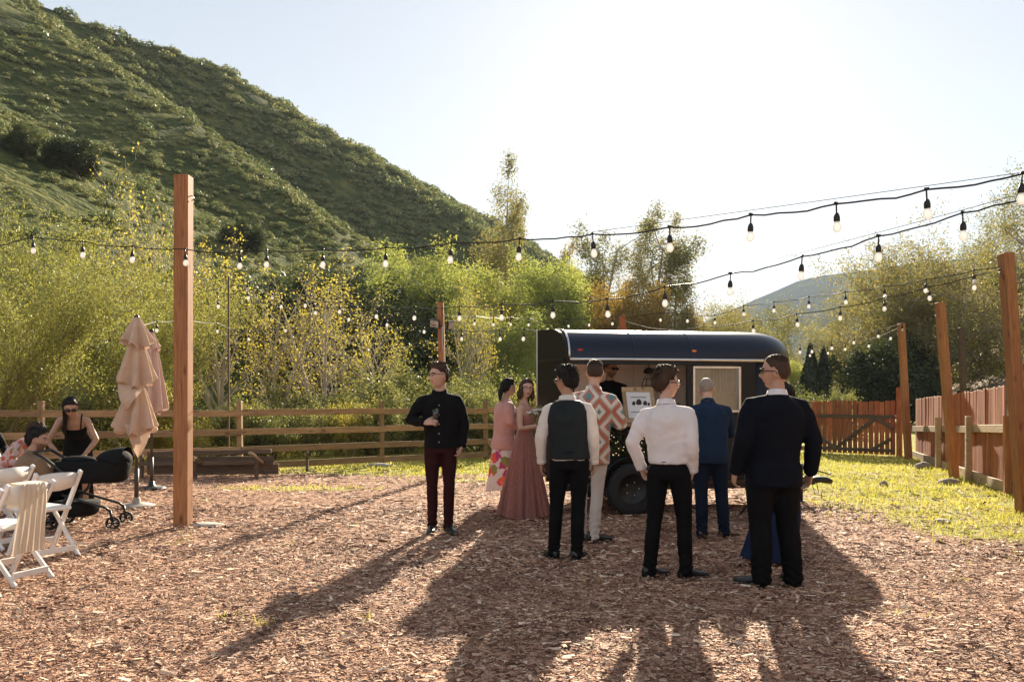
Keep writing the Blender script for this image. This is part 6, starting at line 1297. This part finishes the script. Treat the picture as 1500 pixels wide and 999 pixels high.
# stroller
g = GY(118, 772); e = empty('stroller', g, .12); e.scale = (.95, 1.0, .86); M['s_fab'] = cloth('stroller_fabric', (.010, .010, .011))
def tb(nm, pts, r, mat='black_metal', n=10, par=e):
    b = MB(); b.tube(pts, [r]*len(pts), n); return b.build(nm, M[mat], par)
for s in (-1, 1):
    y = s*.21
    tb('frame_tube', [(-.40, y, 1.00), (-.30, y, .93), (-.05, y, .70), (.03, y, .60), (.0, y, .50), (-.20, y, .26), (-.27, y, .17)], .018)
    tb('frame_tube', [(-.12, y, .46), (.10, y, .38), (.36, y, .29), (.42, y, .24)], .017); b = MB(); b.ell((-.03, y-s*-.02, .72), (.045, .012, .045), 14); b.build('hinge', M['concrete'], e)
    for (x, r, nm) in ((-.27, .125, 'rear_wheel'), (.45, .085, 'front_wheel')):
        w = empty(nm, (x, y, r), 0, e); b = MB(); rot = Matrix.Rotation(R(90), 3, 'X'); b.lathe([(r*.74, -.018), (r*.92, -.02), (r, -.008), (r, .008), (r*.92, .02), (r*.74, .018)], 28, rot=rot); b.build('tyre', M['rubber'], w)
        b = MB(); b.lathe([(.001, -.012), (r*.25, -.014), (r*.25, .014), (.001, .012)], 12, rot=rot)
        for k in range(6): a = k*math.pi/3; b.tube([(0, 0, 0), (r*.76*math.cos(a), 0, r*.76*math.sin(a))], [.009]*2, 6)
        b.lathe([(r*.70, -.012), (r*.76, -.012), (r*.76, .012), (r*.70, .012)], 24, rot=rot); b.build('rim', M['black_metal'], w)
    tb('fork', [(.42, y, .25), (.43, y, .18), (.45, y*.93, .085)], .016)
tb('handlebar', [(-.40, -.21, 1.00), (-.43, -.21, 1.02), (-.44, 0, 1.02), (-.43, .21, 1.02), (-.40, .21, 1.00)], .020)
b = MB(); sect(b, [(.60, .36, .16, 0, .12), (.64, .40, .19, 0, .13), (.74, .42, .205, 0, .14), (.86, .43, .215, 0, .15), (.885, .425, .21, 0, .15)], n=32, e=3.2); b.build('bassinet', M['s_fab'], e)
b = MB(); V = []; 
for i in range(10):
    a = R(i*9.5)
    for j in range(15): t = math.pi*j/14; V.append((.56-.40*math.sin(a)*math.sin(t)*.9-.02, -.215*math.cos(t), .87+.18*math.sin(t)*math.cos(a)+.02*math.sin(t)))
b.add(V, [(i*15+j, i*15+j+1, i*15+j+16, i*15+j+15) for i in range(9) for j in range(14)]); b.ell((.42, 0, .90), (.17, .205, .14), 20); b.build('hood', M['s_fab'], e)
b = MB(); sect(b, [(.16, .20, .15, 0, -.05), (.20, .24, .18, 0, -.05), (.33, .26, .20, 0, -.05), (.36, .25, .19, 0, -.05)], n=24, e=3); b.build('basket', M['s_fab'], e)
b = MB(); b.ell((-.02, .0, .90), (.20, .13, .06), 16); b.build('blanket', M['s_fab'], e); tag(e, 'black pram style stroller with spoked wheels beside the woman in black', 'stroller')
# tumbler in the hand of the man in black, and the flowers
g = GY(643, 778)
b = MB(); b.lathe([(.001, 0), (.032, 0), (.036, .085), (.033, .085), (.029, .010), (.001, .010)], 20); gl = empty('drinking_glass'); b.build('tumbler', M['pane'], gl); b = MB(); b.lathe([(.001, .012), (.0285, .012), (.0315, .055), (.001, .055)], 18); b.build('drink', M['drink'] if 'drink' in M else M['c_vest'], gl); b = MB(); b.ell((.012, -.01, .085), (.018, .006, .018), 10); b.build('lime', M['leaf_green'], gl)
gl.location = P(638, 612, g.y-.28); tag(gl, 'short dark drink with lime held by the man in black', 'glass')
fl = empty('flower_bouquet', P(787, 613, 9.63)); M['petal'] = cloth('white_petal', (.80, .77, .72), .05, trans=.3)
b = MB(); rg = np.random.default_rng(3)
for k in range(7):
    c = np.array([rg.normal(0, .045), rg.normal(0, .035), .10+rg.normal(0, .04)])
    f = MB()
    for j in range(9):
        a = 2*math.pi*j/9; rr = .026 if j % 2 else .018; f.ell(c+np.array([rr*math.cos(a), rr*math.sin(a), .006*(j % 3)]), (.02, .012, .012), 6, rot=Matrix.Rotation(a, 3, 'Z'))
    f.build('blossom', M['petal'], fl)
for k in range(6): b.tube([(rg.normal(0, .008), rg.normal(0, .008), -.12), (rg.normal(0, .03), rg.normal(0, .02), .08)], [.004]*2, 5)
b.build('stems', M['leaf_green'], fl); p = rg.normal(0, .05, (70, 3))+np.array([0, 0, .06]); nn = rg.normal(size=(70, 3)); nn /= np.linalg.norm(nn, axis=-1, keepdims=True); link('foliage', fast_mesh('bouquet_leaves', quads(p, nn, .022), 4, M['leaf_green']), fl); tag(fl, 'small bouquet of white flowers held by the woman in the rose gown', 'flowers')
# ------------------------------------------------------------------ air
def haze(dens=.00018):
    b = MB(); b.box((0, 0, 198), (5400, 5400, 404)); m = bpy.data.materials.new('haze_air'); m.use_nodes = True; nt = m.node_tree; nt.nodes.clear()
    o = nt.nodes.new('ShaderNodeOutputMaterial'); v = nt.nodes.new('ShaderNodeVolumePrincipled'); v.inputs['Color'].default_value = (.70, .83, 1, 1); v.inputs['Density'].default_value = dens; v.inputs['Anisotropy'].default_value = .0
    nt.links.new(v.outputs[0], o.inputs['Volume']); ob = b.build('haze', m, None, False); tag(ob, 'thin bright haze filling the valley air', 'haze', kind='stuff')
haze()
